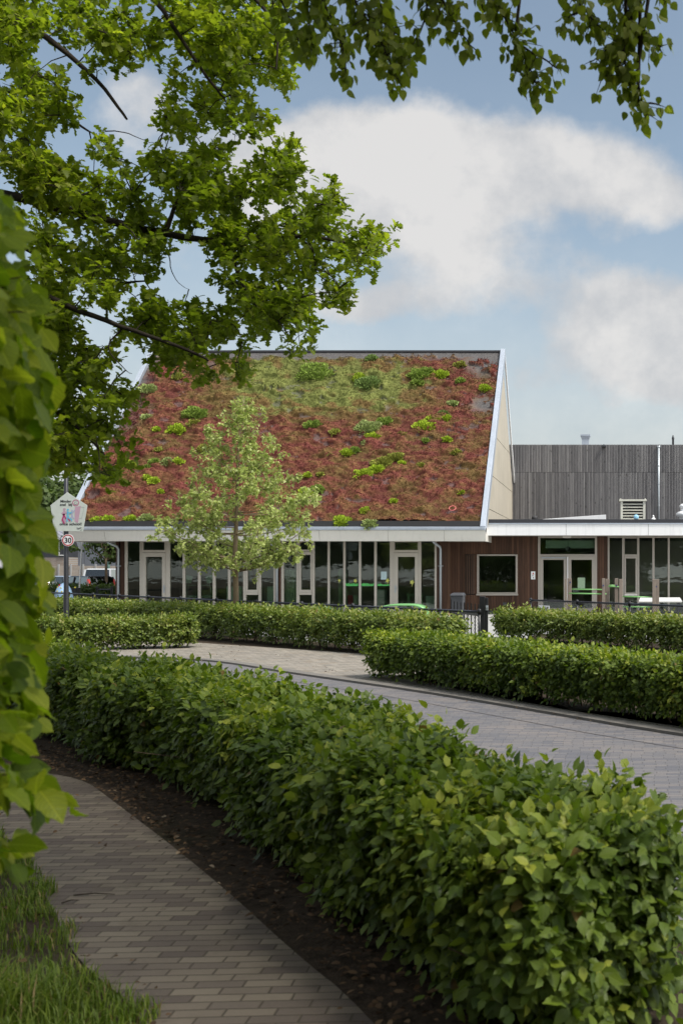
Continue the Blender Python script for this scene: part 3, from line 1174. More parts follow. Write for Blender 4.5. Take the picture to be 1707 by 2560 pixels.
# green cushions: zoomed crop coordinates -> photo pixels; (x, y, width, height, colour)
Z6 = [(380, 408, 70, 38, 'p'), (433, 474, 40, 28, 'l'), (540, 470, 105, 55, 'l'), (645, 378, 140, 68, 'g'), (640, 440, 75, 35, 'o'),
      (440, 593, 50, 22, 'o'), (280, 673, 68, 42, 'l'), (420, 658, 60, 30, 'g'), (385, 688, 45, 22, 'g'), (378, 745, 45, 22, 'l'),
      (415, 763, 62, 27, 'l'), (490, 655, 65, 45, 'p'), (552, 655, 60, 35, 'l'), (455, 825, 30, 20, 'l'), (97, 983, 64, 50, 'l'),
      (160, 975, 64, 44, 'l'), (287, 973, 62, 42, 'l'), (372, 970, 80, 48, 'p'), (700, 578, 80, 38, 'o'), (1305, 447, 95, 55, 'g'),
      (1275, 732, 45, 27, 'l'), (1430, 492, 60, 26, 'o'), (1330, 808, 65, 40, 'g'), (380, 245, 95, 58, 'p'),
      (548, 178, 65, 30, 'o'), (1260, 830, 90, 34, 'l')]
Z7 = [(230, 165, 240, 100, 'g'), (580, 247, 165, 60, 'd'), (510, 215, 95, 42, 'l'), (600, 92, 80, 36, 'd'), (900, 192, 130, 56, 'g'),
      (960, 172, 95, 40, 'g'), (1045, 190, 110, 55, 'l'), (893, 248, 85, 62, 'g'), (1175, 130, 75, 45, 'o'), (1177, 238, 65, 55, 'g'),
      (1340, 283, 80, 55, 'l'), (1130, 385, 70, 35, 'p'), (1065, 450, 75, 45, 'd'), (1000, 484, 95, 38, 'l'), (1082, 480, 65, 32, 'l'),
      (940, 533, 150, 46, 'l'), (580, 533, 175, 72, 'p'), (685, 500, 100, 50, 'g'), (605, 602, 95, 45, 'l'), (570, 648, 75, 38, 'p'),
      (800, 590, 60, 40, 'o'), (950, 628, 45, 25, 'g'), (1090, 618, 55, 38, 'l'), (440, 703, 78, 45, 'l'), (490, 685, 60, 42, 'g'),
      (750, 730, 115, 50, 'o'), (670, 765, 135, 40, 'o'), (797, 778, 50, 30, 'l'), (630, 810, 95, 46, 'l'), (540, 842, 120, 46, 'l'),
      (917, 792, 55, 35, 'o'), (1148, 705, 75, 32, 'o'), (335, 732, 50, 25, 'g'), (267, 852, 40, 25, 'o'), (742, 1023, 45, 26, 'l'),
      (560, 1085, 70, 38, 'l'), (400, 1150, 128, 66, 'l'), (585, 1165, 100, 78, 'p'), (1180, 967, 42, 22, 'l'), (245, 942, 80, 45, 'g')]
TUFTS = [(200 + x * .4464, 860 + y * .4464, w_ * .4464, h_ * .4464, c) for x, y, w_, h_, c in Z6]
TUFTS += [(700 + x * .3827, 860 + y * .3827, w_ * .3827, h_ * .3827, c) for x, y, w_, h_, c in Z7]
TCOL = {'l': ('bright lime', (.36, .47, .04)), 'g': ('mid green', (.23, .32, .06)), 'p': ('pale grey green', (.34, .41, .15)),
        'd': ('dark green', (.19, .27, .075)), 'o': ('olive green', (.29, .31, .06))}


def tuft_label_base(px, py, w_, c):
    size = 'tiny' if w_ < 20 else 'small' if w_ < 30 else 'medium' if w_ < 42 else 'large'
    if py > 1270:
        band = 'just above the gutter'
    elif py > 1130:
        band = 'low on the roof'
    elif py > 1020:
        band = 'halfway up the roof'
    elif py > 940:
        band = 'high on the roof'
    else:
        band = 'just below the ridge'
    side = ('near the street sign' if px < 380 else 'over the young tree' if px < 590
            else 'right of the young tree' if px < 830 else 'over the glass doors' if px < 1080 else 'near the right verge')
    return f'{size} {TCOL[c][0]} sedum cushion {band}', side


def make_tufts():
    m = M['sedum']
    from collections import defaultdict
    ent = [(t, ) + tuft_label_base(t[0], t[1], t[2], t[4]) for t in TUFTS]
    byb = defaultdict(list)
    for i, e_ in enumerate(ent):
        byb[e_[1]].append(i)
    labels = {}
    for bkey, ids in byb.items():
        if len(ids) == 1:
            labels[ids[0]] = bkey
            continue
        bys = defaultdict(list)
        for i in ids:
            bys[ent[i][2]].append(i)
        for skey, js in bys.items():
            js = sorted(js, key=lambda i: ent[i][0][0])
            for n, i in enumerate(js):
                pre = '' if len(js) == 1 else ('leftmost ' if n == 0 else 'rightmost ' if n == len(js) - 1 else ['', 'second ', 'third '][n] if n < 3 else 'inner ')
                lab = pre + bkey + ' ' + skey
                labels[i] = lab
    for i, (px, py, w_, h_, c) in enumerate(TUFTS):
        r = np.random.default_rng(100 + i)
        x0, s0 = RS(px, py + h_ * .35)
        c0 = slope_pt(x0, s0, .02)
        D = c0[1]
        rx = w_ * D / F / 2
        rz = h_ * D / F * .50
        n = int(np.clip(w_ * h_ * .9, 160, 1500))
        th = r.uniform(0, 2 * np.pi, n)
        cz = r.uniform(0, 1, n) ** .8
        sr = np.sqrt(np.maximum(0, 1 - cz ** 2))
        lump = 1 + .55 * (vn(np.cos(th) * sr * 2.5 + 5 + i, np.sin(th) * sr * 2.5 + cz * 2) - .5)
        ax = np.array([1, 0, 0])
        nrm = ax * (np.cos(th) * sr)[:, None] + ST * (np.sin(th) * sr * .9)[:, None] + SN * cz[:, None]
        base = c0 + (ax * (np.cos(th) * sr * rx)[:, None] + ST * (np.sin(th) * sr * rx * .72)[:, None] + SN * (cz * rz)[:, None]) * lump[:, None] * r.uniform(.8, 1, n)[:, None]
        dr = norm(nrm + np.array([0, 0, .35]) + r.normal(0, .35, (n, 3)))
        hh = r.uniform(.05, .10, n)[:, None]
        sd = norm(np.cross(dr, r.normal(0, 1, (n, 3)))) * r.uniform(.012, .026, n)[:, None]
        V = np.stack([base - sd, base + sd, base + dr * hh + sd * .7, base + dr * hh - sd * .7], 1).reshape(-1, 3)
        q = (np.array([[0, 1, 2, 3]])[None] + (np.arange(n) * 4)[:, None, None]).reshape(-1, 4)
        col = np.repeat(np.array(TCOL[c][1])[None] * r.uniform(.55, 1.55, n)[:, None], 4, 0)
        # inner body
        na, nb = 12, 6
        A, B = np.meshgrid(np.linspace(0, 2 * np.pi, na, endpoint=False), np.linspace(0, np.pi / 2, nb))
        A, B = A.ravel(), B.ravel()
        core = c0 + ax * (np.cos(A) * np.cos(B) * rx * .85)[:, None] + ST * (np.sin(A) * np.cos(B) * rx * .55)[:, None] + SN * (np.sin(B) * rz * .85)[:, None]
        off = len(V)
        cq = []
        for j in range(nb - 1):
            for k in range(na):
                k2 = (k + 1) % na
                cq.append((off + j * na + k, off + j * na + k2, off + (j + 1) * na + k2, off + (j + 1) * na + k))
        V = np.concatenate([V, core])
        q = np.concatenate([q, np.array(cq)])
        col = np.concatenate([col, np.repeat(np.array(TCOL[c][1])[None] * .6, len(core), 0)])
        V = V - c0
        o = np_mesh('sedum_cushion', V, q, m, None, col=col)
        o.location = tuple(c0)
        tag(o, labels[i], 'plant', 'green cushions on the sedum roof')


make_tufts()
x_, s_ = RS(1131, 1275)
rp = slope_pt(x_, s_, .10)
mb = MB()
ring = [tuple(np.array(rp) + np.array([1, 0, 0]) * math.cos(a) * .13 + ST * math.sin(a) * .13) for a in np.linspace(0, 2 * math.pi, 25)]
mb.tube(ring, .013, 6)
tag(mb.build('toy_ring', M['pink'], smooth=True), 'pink plastic ring lying on the red sedum roof', 'ring')


# ------------------------------------------------ glazed front of the school
def bar_px(mb, x0, x1, y0, y1, D, dy0=0.0, dy1=.12):
    mb.box(X(x0, D), X(x1, D), D + dy0, D + dy1, Z(y1, D), Z(y0, D))
    return mb


ZT = ZFB + .03                       # soffit level


def post(x0, x1, D=YG, mat=None, parent=school, y0=None, y1=None, name='mullion', d0=0.0, d1=.14):
    b = MB()
    b.box(X(x0, D), X(x1, D), D + d0, D + d1, 0 if y1 is None else Z(y1, D), ZT - .002 if y0 is None else Z(y0, D))
    return b.build(name, mat or M['beige'], parent, bevel=.006)


def pane(x0, x1, y0, y1, D, parent, name='glass_pane', d=.06):
    b = MB()
    b.box(X(x0, D), X(x1, D), D + d, D + d + .012, Z(y1, D), Z(y0, D))
    return b.build(name, M['glass'], parent)


YTOP = HY - (ZT - CH) * F / YG
YBOT = HY + CH * F / YG


def frame_unit(name, x0, x1, y0, y1, gx0, gx1, gy0, gy1, D, parent, mat, d0=-.015, d1=.13):
    """frame around one pane; returns the frame mesh with a glass sub-part"""
    b = MB()
    bar_px(b, x0, gx0, y0, y1, D, d0, d1)
    bar_px(b, gx1, x1, y0, y1, D, d0, d1)
    bar_px(b, gx0, gx1, y0, gy0, D, d0, d1)
    bar_px(b, gx0, gx1, gy1, y1, D, d0, d1)
    f = b.build(name, mat, parent)
    pane(gx0, gx1, gy0, gy1, D, f, 'glass_pane')
    return f


def door_handle(px, py, D, parent):
    b = MB()
    x, z = X(px, D), Z(py, D)
    b.box(x - .028, x + .028, D - .026, D - .016, z - .16, z + .14)
    b.bar((x, D - .05, z + .03), (x + .11, D - .05, z + .03), .02, .02)
    b.box(x - .01, x + .01, D - .05, D - .026, z + .02, z + .04)
    return b.build('handle', M['galv'], parent, bevel=.003)


def school_front():
    mul = [(312.2, 318.6), (349.5, 356.2), (414, 425), (456.7, 463), (495, 501.3), (532, 538.6), (570, 576), (608, 615), (646, 652.5), (683.7, 690),
           (702.8, 709), (741, 748), (779.5, 786), (818.6, 824), (857.7, 863), (896.5, 902), (935, 941), (974, 984), (1046, 1052), (1085.6, 1091)]
    for a, b in mul:
        post(a, b)
    plain_bays = [(318.6, 349.5), (425, 456.7), (463, 495), (501.3, 532), (538.6, 570), (576, 608), (652.5, 683.7), (709, 741), (786, 818.6), (824, 857.7),
                  (863, 896.5), (902, 935), (941, 974), (1052, 1085.6)]
    for a, b in plain_bays:
        pane(a, b, YTOP, YBOT, YG, school, 'window_pane')
    # doors with fanlight
    for a, b, gx0, gx1, hx, lab in ((356.4, 413.8, 365, 406, 411, None), (984.2, 1045.8, 994, 1037, 988, None)):
        frame_unit('fanlight', a, b, YTOP, 1381, a + 2, b - 2, YTOP + 2, 1375, YG, school, M['beige'])
        dr = frame_unit('door', a, b, 1382, YBOT - 1, gx0, gx1, 1392, YBOT - 14, YG, school, M['beige'], -.02, .06)
        door_handle(hx, 1472, YG, dr)
    # narrow opening windows
    for a, b, gx0, gx1 in ((615.2, 645.8, 619, 642.5), (748.2, 779.3, 752.5, 776.5)):
        frame_unit('fanlight', a, b, YTOP, 1378, a + .5, b - .5, YTOP + 2, 1374, YG, school, M['beige'])
        wf = frame_unit('window', a, b, 1379, 1481, gx0, gx1, 1387, 1474.5, YG, school, M['beige'], -.03, .1)
        sl = MB()
        bar_px(sl, a, b, 1481.2, 1487, YG, -.05, .1)
        sl.build('sill', M['beige'], wf)
        pane(a, b, 1487.2, YBOT, YG, school, 'window_pane')
    # brown boarded piers
    for a, b in ((289, 297), (300.5, 312), (697.2, 702.6), (1091.2, 1116)):
        post(a, b, mat=M['brown_wood'], name='boarded_pier', d0=.02, d1=.3)
    s = MB()
    s.box(X(1116, YG) - .1, X(1116, YG), YG + .3, 45.0, 0, ZT)
    s.build('boarded_pier', M['brown_corner'], school)
    # downpipes
    for px in (298.6, 694, 1101.5):
        x = X(px, YG)
        b = MB()
        yd = YG - .09
        b.tube([(x - .22, yd - .5, ZT), (x - .2, yd - .45, ZT - .06), (x - .02, yd - .05, ZT - .22), (x, yd, ZT - .32), (x, yd, .02)], .048, 12)
        zc = Z(1415, YG)
        b.tube([(x, yd, zc - .03), (x, yd, zc + .03)], .062, 12)
        b.box(x - .11, x + .11, yd - .012, yd + .012, zc - .012, zc + .012)
        b.build('downpipe', M['galv'], school, smooth=True)
    # room behind the glass
    r = MB()
    xl, xr = X(289, YG), X(1116, YG) - .1
    r.box(xl + .15, xr, YG + .31, 50, .002, .03)
    r.build('room_floor', M['interior_floor'], school)
    bxs = [(xl + .15, xr, 50, 50.1, .03, ZFB), (xl, xl + .14, YG + .31, 50.1, 0, ZFB + .02)]
    bxs += [(X(px, 48) - .05, X(px, 48) + .05, 46.2, 49.98, .03, ZFB) for px in (560, 960)]
    for bx in bxs:
        r = MB()
        r.box(*bx)
        r.build('room_wall', M['interior'], school)
    t = MB()
    t.box(X(289, YG), X(1116, YG), YG + .0, YG + .05, -.02, .05)
    t.build('threshold', M['concrete'], school)


school_front()


# things seen through the glass
def chair(px, py, D, flip, lab):
    x, z = X(px, D), Z(py, D)
    c = thing('chair', (x, D, z), lab, 'chair', 'chairs on the table behind the glass')
    s = flip
    for k in (-.19, .19):
        b = MB()
        b.tube([(x - s * .02, D + k, z + .84), (x - s * .10, D + k, z + .46), (x - s * .10, D + k, z + .42), (x - s * .16, D + k, z + .06), (x - s * .12, D + k, z + .015), (x + s * .26, D + k, z + .015)], .014, 6)
        b.build('frame', M['pale_green'], c)
    b = MB()
    b.box(min(x - s * .09, x + s * .30), max(x - s * .09, x + s * .30), D - .2, D + .2, z + .44, z + .462)
    b.build('seat', M['pale_green'], c)
    b = MB()
    b.bar((x - s * .095, D, z + .56), (x - s * .02, D, z + .85), .38, .02)
    b.build('backrest', M['pale_green'], c)


def interior_things():
    t = thing('table', (X(500, 45.2), 45.2, 0), 'table with two chairs put up on it behind the glass', 'table')
    zt = Z(1491, 45.2)
    b = MB()
    b.box(X(460, 45.2), X(535, 45.2), 44.9, 45.6, zt - .035, zt)
    b.build('table_top', M['pale_green'], t, bevel=.008)
    for px in (464, 531):
        for y in (44.96, 45.54):
            b = MB()
            b.tube([(X(px, 45.2), y, .03), (X(px, 45.2), y, zt - .035)], .02, 8)
            b.build('leg', M['galv'], t)
    chair(473, 1490.5, 45.2, 1, 'pale chair on the table, facing right, its back near a mullion')
    chair(524, 1490.5, 45.2, -1, 'pale chair on the table, facing left towards the other chair')
    for (x0, x1, y0, lab) in ((566, 604, 1466, 'pale green drawer cabinet behind the young tree trunk'), (938, 962, 1474, 'cream cupboard behind the glass left of the right door'),
                              (1064, 1086, 1490, 'pale green cupboard behind the pane right of the right door'), (668, 684, 1466, 'pale green cabinet behind the pane left of the middle downpipe')):
        D = 44.9
        c = thing('cupboard', (X((x0 + x1) / 2, D), D, 0), lab, 'cupboard')
        b = MB()
        b.box(X(x0, D), X(x1, D), D, D + .45, .03, Z(y0, D))
        b.build('carcass', M['pale_green'], c, bevel=.01)
        n = 3
        zt = Z(y0, D)
        for i in range(n):
            b = MB()
            z0, z1 = .08 + (zt - .1) * i / n, .08 + (zt - .1) * (i + 1) / n - .02
            b.box(X(x0 + 1.5, D), X(x1 - 1.5, D), D - .018, D - .001, z0, z1)
            b.build('drawer', M['white_panel'] if 'cream' in lab else M['pale_green'], c)
    # curtains
    for (x0, x1, lab) in ((714, 742, 'pale green curtain gathered beside the narrow window'), (846, 857, 'slim pale green curtain between the middle panes'), (862, 869, 'narrow green curtain edge right of a mullion')):
        D = 44.25
        b = MB()
        n = 26
        z0, z1 = .1, Z(1424, D)
        for i in range(n + 1):
            q = i / n
            xx = X(x0 + (x1 - x0) * q, D)
            yy_ = D + .05 * math.sin(q * 30)
            b.v += [(xx, yy_, z0), (xx - .02 * (1 - q), yy_, z1)]
        for i in range(n):
            b.f.append((2 * i, 2 * i + 2, 2 * i + 3, 2 * i + 1))
        tag(b.build('curtain', M['curtain'], smooth=True), lab, 'curtain')
    # stickers and sheets on the glass
    D = YG + .045
    M['paper'] = plain('paper', (.42, .55, .58), .7, 0, .2, 18)
    M['sticker'] = plain('yellow_sticker', (.50, .52, .12), .7, 0, .1, 9)
    M['gsticker'] = plain('grass_sticker', (.08, .42, .10), .7, 0, .25, 9)
    b = MB()
    b.box(X(952, D), X(966.5, D), D, D + .004, Z(1449, D), Z(1429, D))
    tag(b.build('poster', M['paper']), 'light blue sheet taped to the glass left of the right door', 'poster')
    spots = [(848, 1451, 3.4, 'smallest yellow flower sticker on the glass, leftmost of four'), (888, 1452, 4.6, 'yellow flower sticker above the green grass strip on the glass'),
             (968.5, 1451, 5.4, 'tall yellow flower sticker directly under the light blue sheet'), (1029.5, 1455.5, 5.6, 'yellow flower sticker on the glass of the right door')]
    for (px, py, r_, lab) in spots:
        b = MB()
        cx, cz, rr = X(px, D), Z(py, D), r_ * D / F
        pl = []
        for k in range(30):
            a = 2 * math.pi * k / 30
            q = rr * (.82 + .24 * math.cos(5 * a))
            pl.append((cx + q * math.cos(a), D, cz + q * math.sin(a)))
        b.prism(pl, (0, .004, 0))
        b.box(cx - .008, cx + .008, D, D + .004, cz - rr * 2.0, cz - rr * .75)
        tag(b.build('flower_sticker', M['sticker']), lab, 'sticker', 'flower stickers on the glass')
    rr = random.Random(4)
    for (x0, x1, lab) in ((864, 895, 'green grass sticker strip on the pane under a yellow flower'), (903, 934, 'green grass sticker strip two panes left of the light blue sheet'), (943, 973, 'broken green grass sticker strip below the light blue sheet')):
        pl = []
        n = 22
        top = []
        for k in range(n + 1):
            px = x0 + (x1 - x0) * k / n
            pl.append((X(px, D), D, Z(1465 + rr.uniform(-.5, .5), D)))
            top.append((X(px, D), D, Z(1459.5 + rr.uniform(-3, 2) + (2.5 if '943' in str(x0) and k % 5 else 0), D)))
        b = MB()
        b.prism(pl + top[::-1], (0, .004, 0))
        tag(b.build('grass_sticker', M['gsticker']), lab, 'sticker', 'grass stickers on the glass')
    # laundry line with cloths
    for (x0, x1, mt, lab) in ((866, 882, 'red', 'red patterned cloth hanging inside behind the glass'), (883, 895, 'curtain', 'grey green cloth hanging beside the red one inside')):
        b = MB()
        D2 = 44.6
        n = 10
        for i in range(n + 1):
            xx = X(x0 + (x1 - x0) * i / n, D2)
            b.v += [(xx, D2 + .02 * math.sin(i * 1.7), Z(1488, D2)), (xx + .01, D2 + .035 * math.sin(i * 1.7 + .5), Z(1512 - (i % 3), D2))]
        for i in range(n):
            b.f.append((2 * i, 2 * i + 2, 2 * i + 3, 2 * i + 1))
        tag(b.build('hanging_cloth', M['dull_red'] if mt == 'red' else M[mt], smooth=True), lab, 'cloth')


M['dull_red'] = plain('dull_red', (.30, .03, .05), .8, 0, .5, 30)
interior_things()

# ================================================================== FLAT-ROOFED WING
YF, YR = 43.6, 44.9
wing = thing('school_wing', (X(1450, YR), YR, 0), 'flat-roofed school wing with brown boarded wall, double door and white fascia', 'building')
ZWB = Z(1338.5, YF)
ZWT = Z(1310.5, YF)


def make_wing():
    x0, x1 = XR + .01, 9.0
    js = [1211.5, 1414, 1619.6, 1830, 2090]
    for q0, q1 in zip(js[:-1], js[1:]):
        b = MB()
        b.box(X(q0, YF) + .006, X(q1, YF) - .006, YF, YF + .03, ZWB, ZWT)
        b.build('fascia_panel', M['white_clean'], wing)
    b = MB()
    b.box(x0, x1, YF + .033, YF + .3, ZWB + .01, ZWT - .002)
    b.build('fascia_backing', M['dark'], wing)
    b = MB()
    b.box(x0, x1, YF - .03, YF + .05, ZWT, ZWT + .045)
    b.build('roof_edge_trim', M['zinc'], wing, bevel=.008)
    b = MB()
    b.box(x0, x1, YF + .06, YF + .3, ZWT, Z(1298, YF))
    b.build('parapet', M['roof_felt'], wing)
    b = MB()
    b.box(XR - 1.5, x1, YF + .3, 56, ZWT - .25, ZWT - .02)
    b.build('roof', M['roof_felt'], wing)
    b = MB()
    b.box(XR - 1.5, x1, YF + .03, YR + .3, ZWB + .005, ZWB + .05)
    b.build('soffit', M['interior'], wing)
    zt = ZWB + .003
    D = YR

    def wall(a, c, y0, y1, name='wall'):
        q = MB()
        q.box(X(a, D), X(c, D), D, D + .25, 0 if y1 is None else Z(y1, D), zt if y0 is None else Z(y0, D))
        return q
    q = MB()
    for (a, c, z0, z1) in ((1118, 1161, 0, zt), (1187, 1191.6, 0, zt), (1293.5, 1343.8, 0, zt), (1161, 1187, 0, Z(1487, D)), (1161, 1187, Z(1386, D), zt),
                           (1191.6, 1293.5, 0, Z(1487, D)), (1191.6, 1293.5, Z(1385.5, D), zt), (1491.5, 1517.5, 0, zt)):
        q = MB()
        q.box(X(a, D), X(c, D), D, D + .25, z0, z1)
        q.build('boarded_wall', M['brown_wood'], wing)
    q = MB()
    q.box(X(1118, D), X(1343.8, D), D - .02, D - .002, 0, .14)
    q.build('plinth', M['darkgrey'], wing)
    # slatted vent
    for k in range(6):
        q = MB()
        xc = 1163 + k * 4.4
        q.box(X(xc, D), X(xc + 1.5, D), D - .03, D + .03, Z(1485, D), Z(1388, D))
        q.build('vent_slat', M['brown_corner'], wing)
    q = MB()
    q.box(X(1161, D), X(1187, D), D + .1, D + .14, Z(1487, D), Z(1386, D))
    q.build('vent_backing', M['dark'], wing)
    # big fixed window
    wf = frame_unit('window', 1191.8, 1293.2, 1386, 1484.5, 1196.5, 1288.5, 1389.5, 1481, D, wing, M['beige_dim'], -.04, .2)
    q = MB()
    bar_px(q, 1190.5, 1294.5, 1484.7, 1488.5, D, -.09, .15)
    q.build('sill', M['beige_dim'], wf)
    # entrance
    q = MB()
    for a, c in ((1344, 1349.5), (1486, 1491.3)):
        q.box(X(a, D), X(c, D), D - .02, D + .16, 0, zt)
    q.box(X(1349.5, D), X(1486, D), D - .02, D + .16, Z(1341.2, D) - .06, zt)
    q.box(X(1349.5, D), X(1486, D), D - .02, D + .16, Z(1390, D), Z(1385.5, D))
    q.build('door_frame', M['beige_dim'], wing)
    pane(1349.5, 1486, 1343.5, 1385.5, D, wing, 'fanlight_pane')
    for a, c, g0, g1, hx in ((1349.7, 1415.5, 1357, 1408.3, 1411.5), (1416, 1485.8, 1427, 1478.5, 1420)):
        dr = frame_unit('door', a, c, 1390.5, 1535, g0, g1, 1399.5, 1520, D, wing, M['beige_dim'], -.03, .05)
    q = MB()
    q.bar((X(1353, D), D - .07, Z(1394.5, D)), (X(1415, D), D - .07, Z(1394.5, D)), .04, .045)
    q.build('door_closer', M['galv'], wing, bevel=.005)
    q = MB()
    q.tube([(X(1418, D), D - .09, Z(1392, D)), (X(1418, D), D - .09, Z(1500, D))], .02, 8)
    q.build('pull_handle', M['white_clean'], wing)
    q = MB()
    q.box(X(1406, YR - .35), X(1427, YR - .35), YR - .55, YR - .32, ZWB - .075, ZWB + .003)
    q.build('canopy_light', M['white_panel'], wing, bevel=.01)
    # glazing on the right
    mul = [(1518, 1522.5), (1554, 1559.5), (1592, 1597), (1629.5, 1635), (1668, 1673), (1745, 1750), (1790, 1795)]
    for a, c in mul:
        q = MB()
        q.box(X(a, D), X(c, D), D, D + .14, 0, zt)
        q.build('mullion', M['beige_dim'], wing, bevel=.005)
    q = MB()
    q.box(X(1517.6, D), X(1795, D), D - .015, D + .12, zt - .06, zt - .001)
    q.build('head_rail', M['beige_dim'], wing)
    ytop = HY - (zt - .06 - CH) * F / D
    for a, c in ((1522.5, 1554), (1597, 1629.5), (1635, 1668), (1673, 1745), (1750, 1790)):
        pane(a, c, ytop, 1536, D, wing, 'window_pane')
    frame_unit('fanlight', 1559.7, 1591.8, ytop + .5, 1391, 1560.5, 1591, ytop + 1.5, 1386, D, wing, M['beige_dim'])
    wf = frame_unit('window', 1559.7, 1591.8, 1391.5, 1484.5, 1563.5, 1587.5, 1396, 1481.5, D, wing, M['beige_dim'], -.03, .1)
    q = MB()
    bar_px(q, 1559.7, 1591.8, 1484.7, 1489, D, -.05, .1)
    q.build('sill', M['white_panel'], wf)
    pane(1559.7, 1591.8, 1489.2, 1536, D, wing, 'window_pane')
    # inside
    q = MB()
    q.box(X(1118, D), 9, D + .26, 52, .002, .03)
    q.build('room_floor', M['interior_floor'], wing)
    for bx in ((X(1118, D), 9, 52, 52.1), (X(1345, D) - .1, X(1345, D), D + .26, 51.9), (X(1505, D) - .1, X(1505, D), D + .26, 51.9), (8.9, 9, D + .26, 51.9)):
        q = MB()
        q.box(*bx, .03, zt)
        q.build('room_wall', M['interior'], wing)
    q = MB()
    q.box(X(1363, D + .4), X(1488, D + .4), D + .38, D + .42, Z(1370.5, D + .4), Z(1351, D + .4))
    q.build('pale_panel', M['pale_green'], wing)
    q = MB()
    xx, zz = X(1419, D + .3), Z(1373, D + .3)
    q.tube([(xx, D + .25, zz), (xx, D + .32, zz)], .1, 20)
    q.tube([(xx, D + .28, zz + .1), (xx, D + .28, zt)], .008, 6)
    q.build('hanging_lamp', M['darkgrey'], wing)
    q = MB()
    q.box(X(1256, D), X(1265, D), D - .012, D - .001, Z(1515, D), Z(1506, D))
    q.build('wall_grille', M['darkgrey'], wing)


make_wing()
q = MB()
q.box(X(1443, YR + .04), X(1461.5, YR + .04), YR + .03, YR + .038, Z(1471, YR), Z(1444, YR))
M['green_paper'] = plain('green_paper', (.30, .42, .28), .7, 0, .25, 20)
tag(q.build('notice', M['green_paper']), 'pale green notice sheet on the right leaf of the double door', 'notice')


def wall_sign():
    D = YR - .012
    s = thing('notice_board', (X(1331.5, D), D, Z(1448, D)), 'small white warning plate on the brown wall left of the double door', 'sign')
    b = MB()
    b.box(X(1326.5, D), X(1337, D), D, D + .01, Z(1448.5, D), Z(1428.5, D))
    b.build('plate', M['sign_white'], s)
    b = MB()
    b.prism([(X(1329.5, D), D - .003, Z(1436, D)), (X(1334.5, D), D - .003, Z(1436, D)), (X(1332, D), D - .003, Z(1430.5, D))], (0, .002, 0))
    b.build('pictogram', M['red'], s)
    b = MB()
    b.tube([(X(1331, D), D - .003, Z(1438.5, D)), (X(1331, D), D - .002, Z(1438.5, D))], .02, 10)
    b.bar((X(1330, D), D - .003, Z(1440, D)), (X(1332.5, D), D - .003, Z(1443, D)), .03, .004)
    b.bar((X(1332.5, D), D - .003, Z(1443, D)), (X(1331.5, D), D - .003, Z(1446.5, D)), .02, .004)
    b.bar((X(1332, D), D - .003, Z(1442.5, D)), (X(1335, D), D - .003, Z(1446, D)), .02, .004)
    b.build('figure', M['ink'], s)


wall_sign()

# ================================================================== GREY TIMBER HALL BEHIND
YH = 56.0
hall = thing('timber_hall', (X(1500, YH), YH, 0), 'tall grey weathered timber hall behind the flat roof', 'building')


def make_hall():
    b = MB()
    b.box(X(1180, YH), 14, YH, YH + 18, 0, Z(1112, YH))
    b.build('wall', M['grey_wood'], hall)
    # battens standing proud give the serrated top edge
    b = MB()
    x = X(1180, YH)
    rr = random.Random(3)
    while x < 6:
        b.box(x, x + .036, YH - .03, YH - .001, 2.5, Z(1111.2, YH))
        x += .08
    b.build('battens', M['grey_wood'], hall)
    b = MB()
    b.tube([(X(1645, YH), YH - .12, Z(1121, YH)), (X(1645, YH), YH - .12, 2.9)], .055, 12)
    for py in (1165, 1210, 1264):
        b.tube([(X(1645, YH), YH - .12, Z(py, YH) - .015), (X(1645, YH), YH - .12, Z(py, YH) + .015)], .068, 12)
    b.box(X(1641, YH), X(1649, YH), YH - .14, YH, Z(1121, YH), Z(1115, YH))
    b.build('downpipe', M['galv'], hall, smooth=True)
    b = MB()
    b.box(X(1503, YH), X(1513, YH), YH - .24, YH - .035, Z(1118, YH), Z(1113.5, YH))
    b.bar((X(1508, YH), YH - .2, Z(1113, YH)), (X(1508, YH), YH - .02, Z(1111.5, YH)), .06, .03)
    b.build('wall_lamp', M['darkgrey'], hall, bevel=.01)
    # chimneys on the roof
    D = YH + 1.2
    b = MB()
    x0, x1 = X(1453.5, D), X(1471, D)
    b.box(x0, x1, D, D + .4, Z(1118, D), Z(1099, D))
    e = .06
    b.hexa([(x0, D, Z(1099, D)), (x1, D, Z(1099, D)), (x1, D + .4, Z(1099, D)), (x0, D + .4, Z(1099, D)),
            (x0 - e, D - e, Z(1090, D)), (x1 + e, D - e, Z(1090, D)), (x1 + e, D + .4 + e, Z(1090, D)), (x0 - e, D + .4 + e, Z(1090, D))])
    b.box(x0 - e - .01, x1 + e + .01, D - e - .01, D + .41 + e, Z(1090, D), Z(1086, D))
    b.build('chimney', M['zinc'], hall)
    b = MB()
    b.lathe((X(1682, D), D + .3, 0), [(.055, Z(1118, D)), (.055, Z(1097, D)), (.075, Z(1096, D)), (.05, Z(1090, D)), (.035, Z(1089, D)), (.035, Z(1087, D)), (.012, Z(1086, D))], 14)
    b.build('flue_pipe', M['darkgrey'], hall, smooth=True)


make_hall()


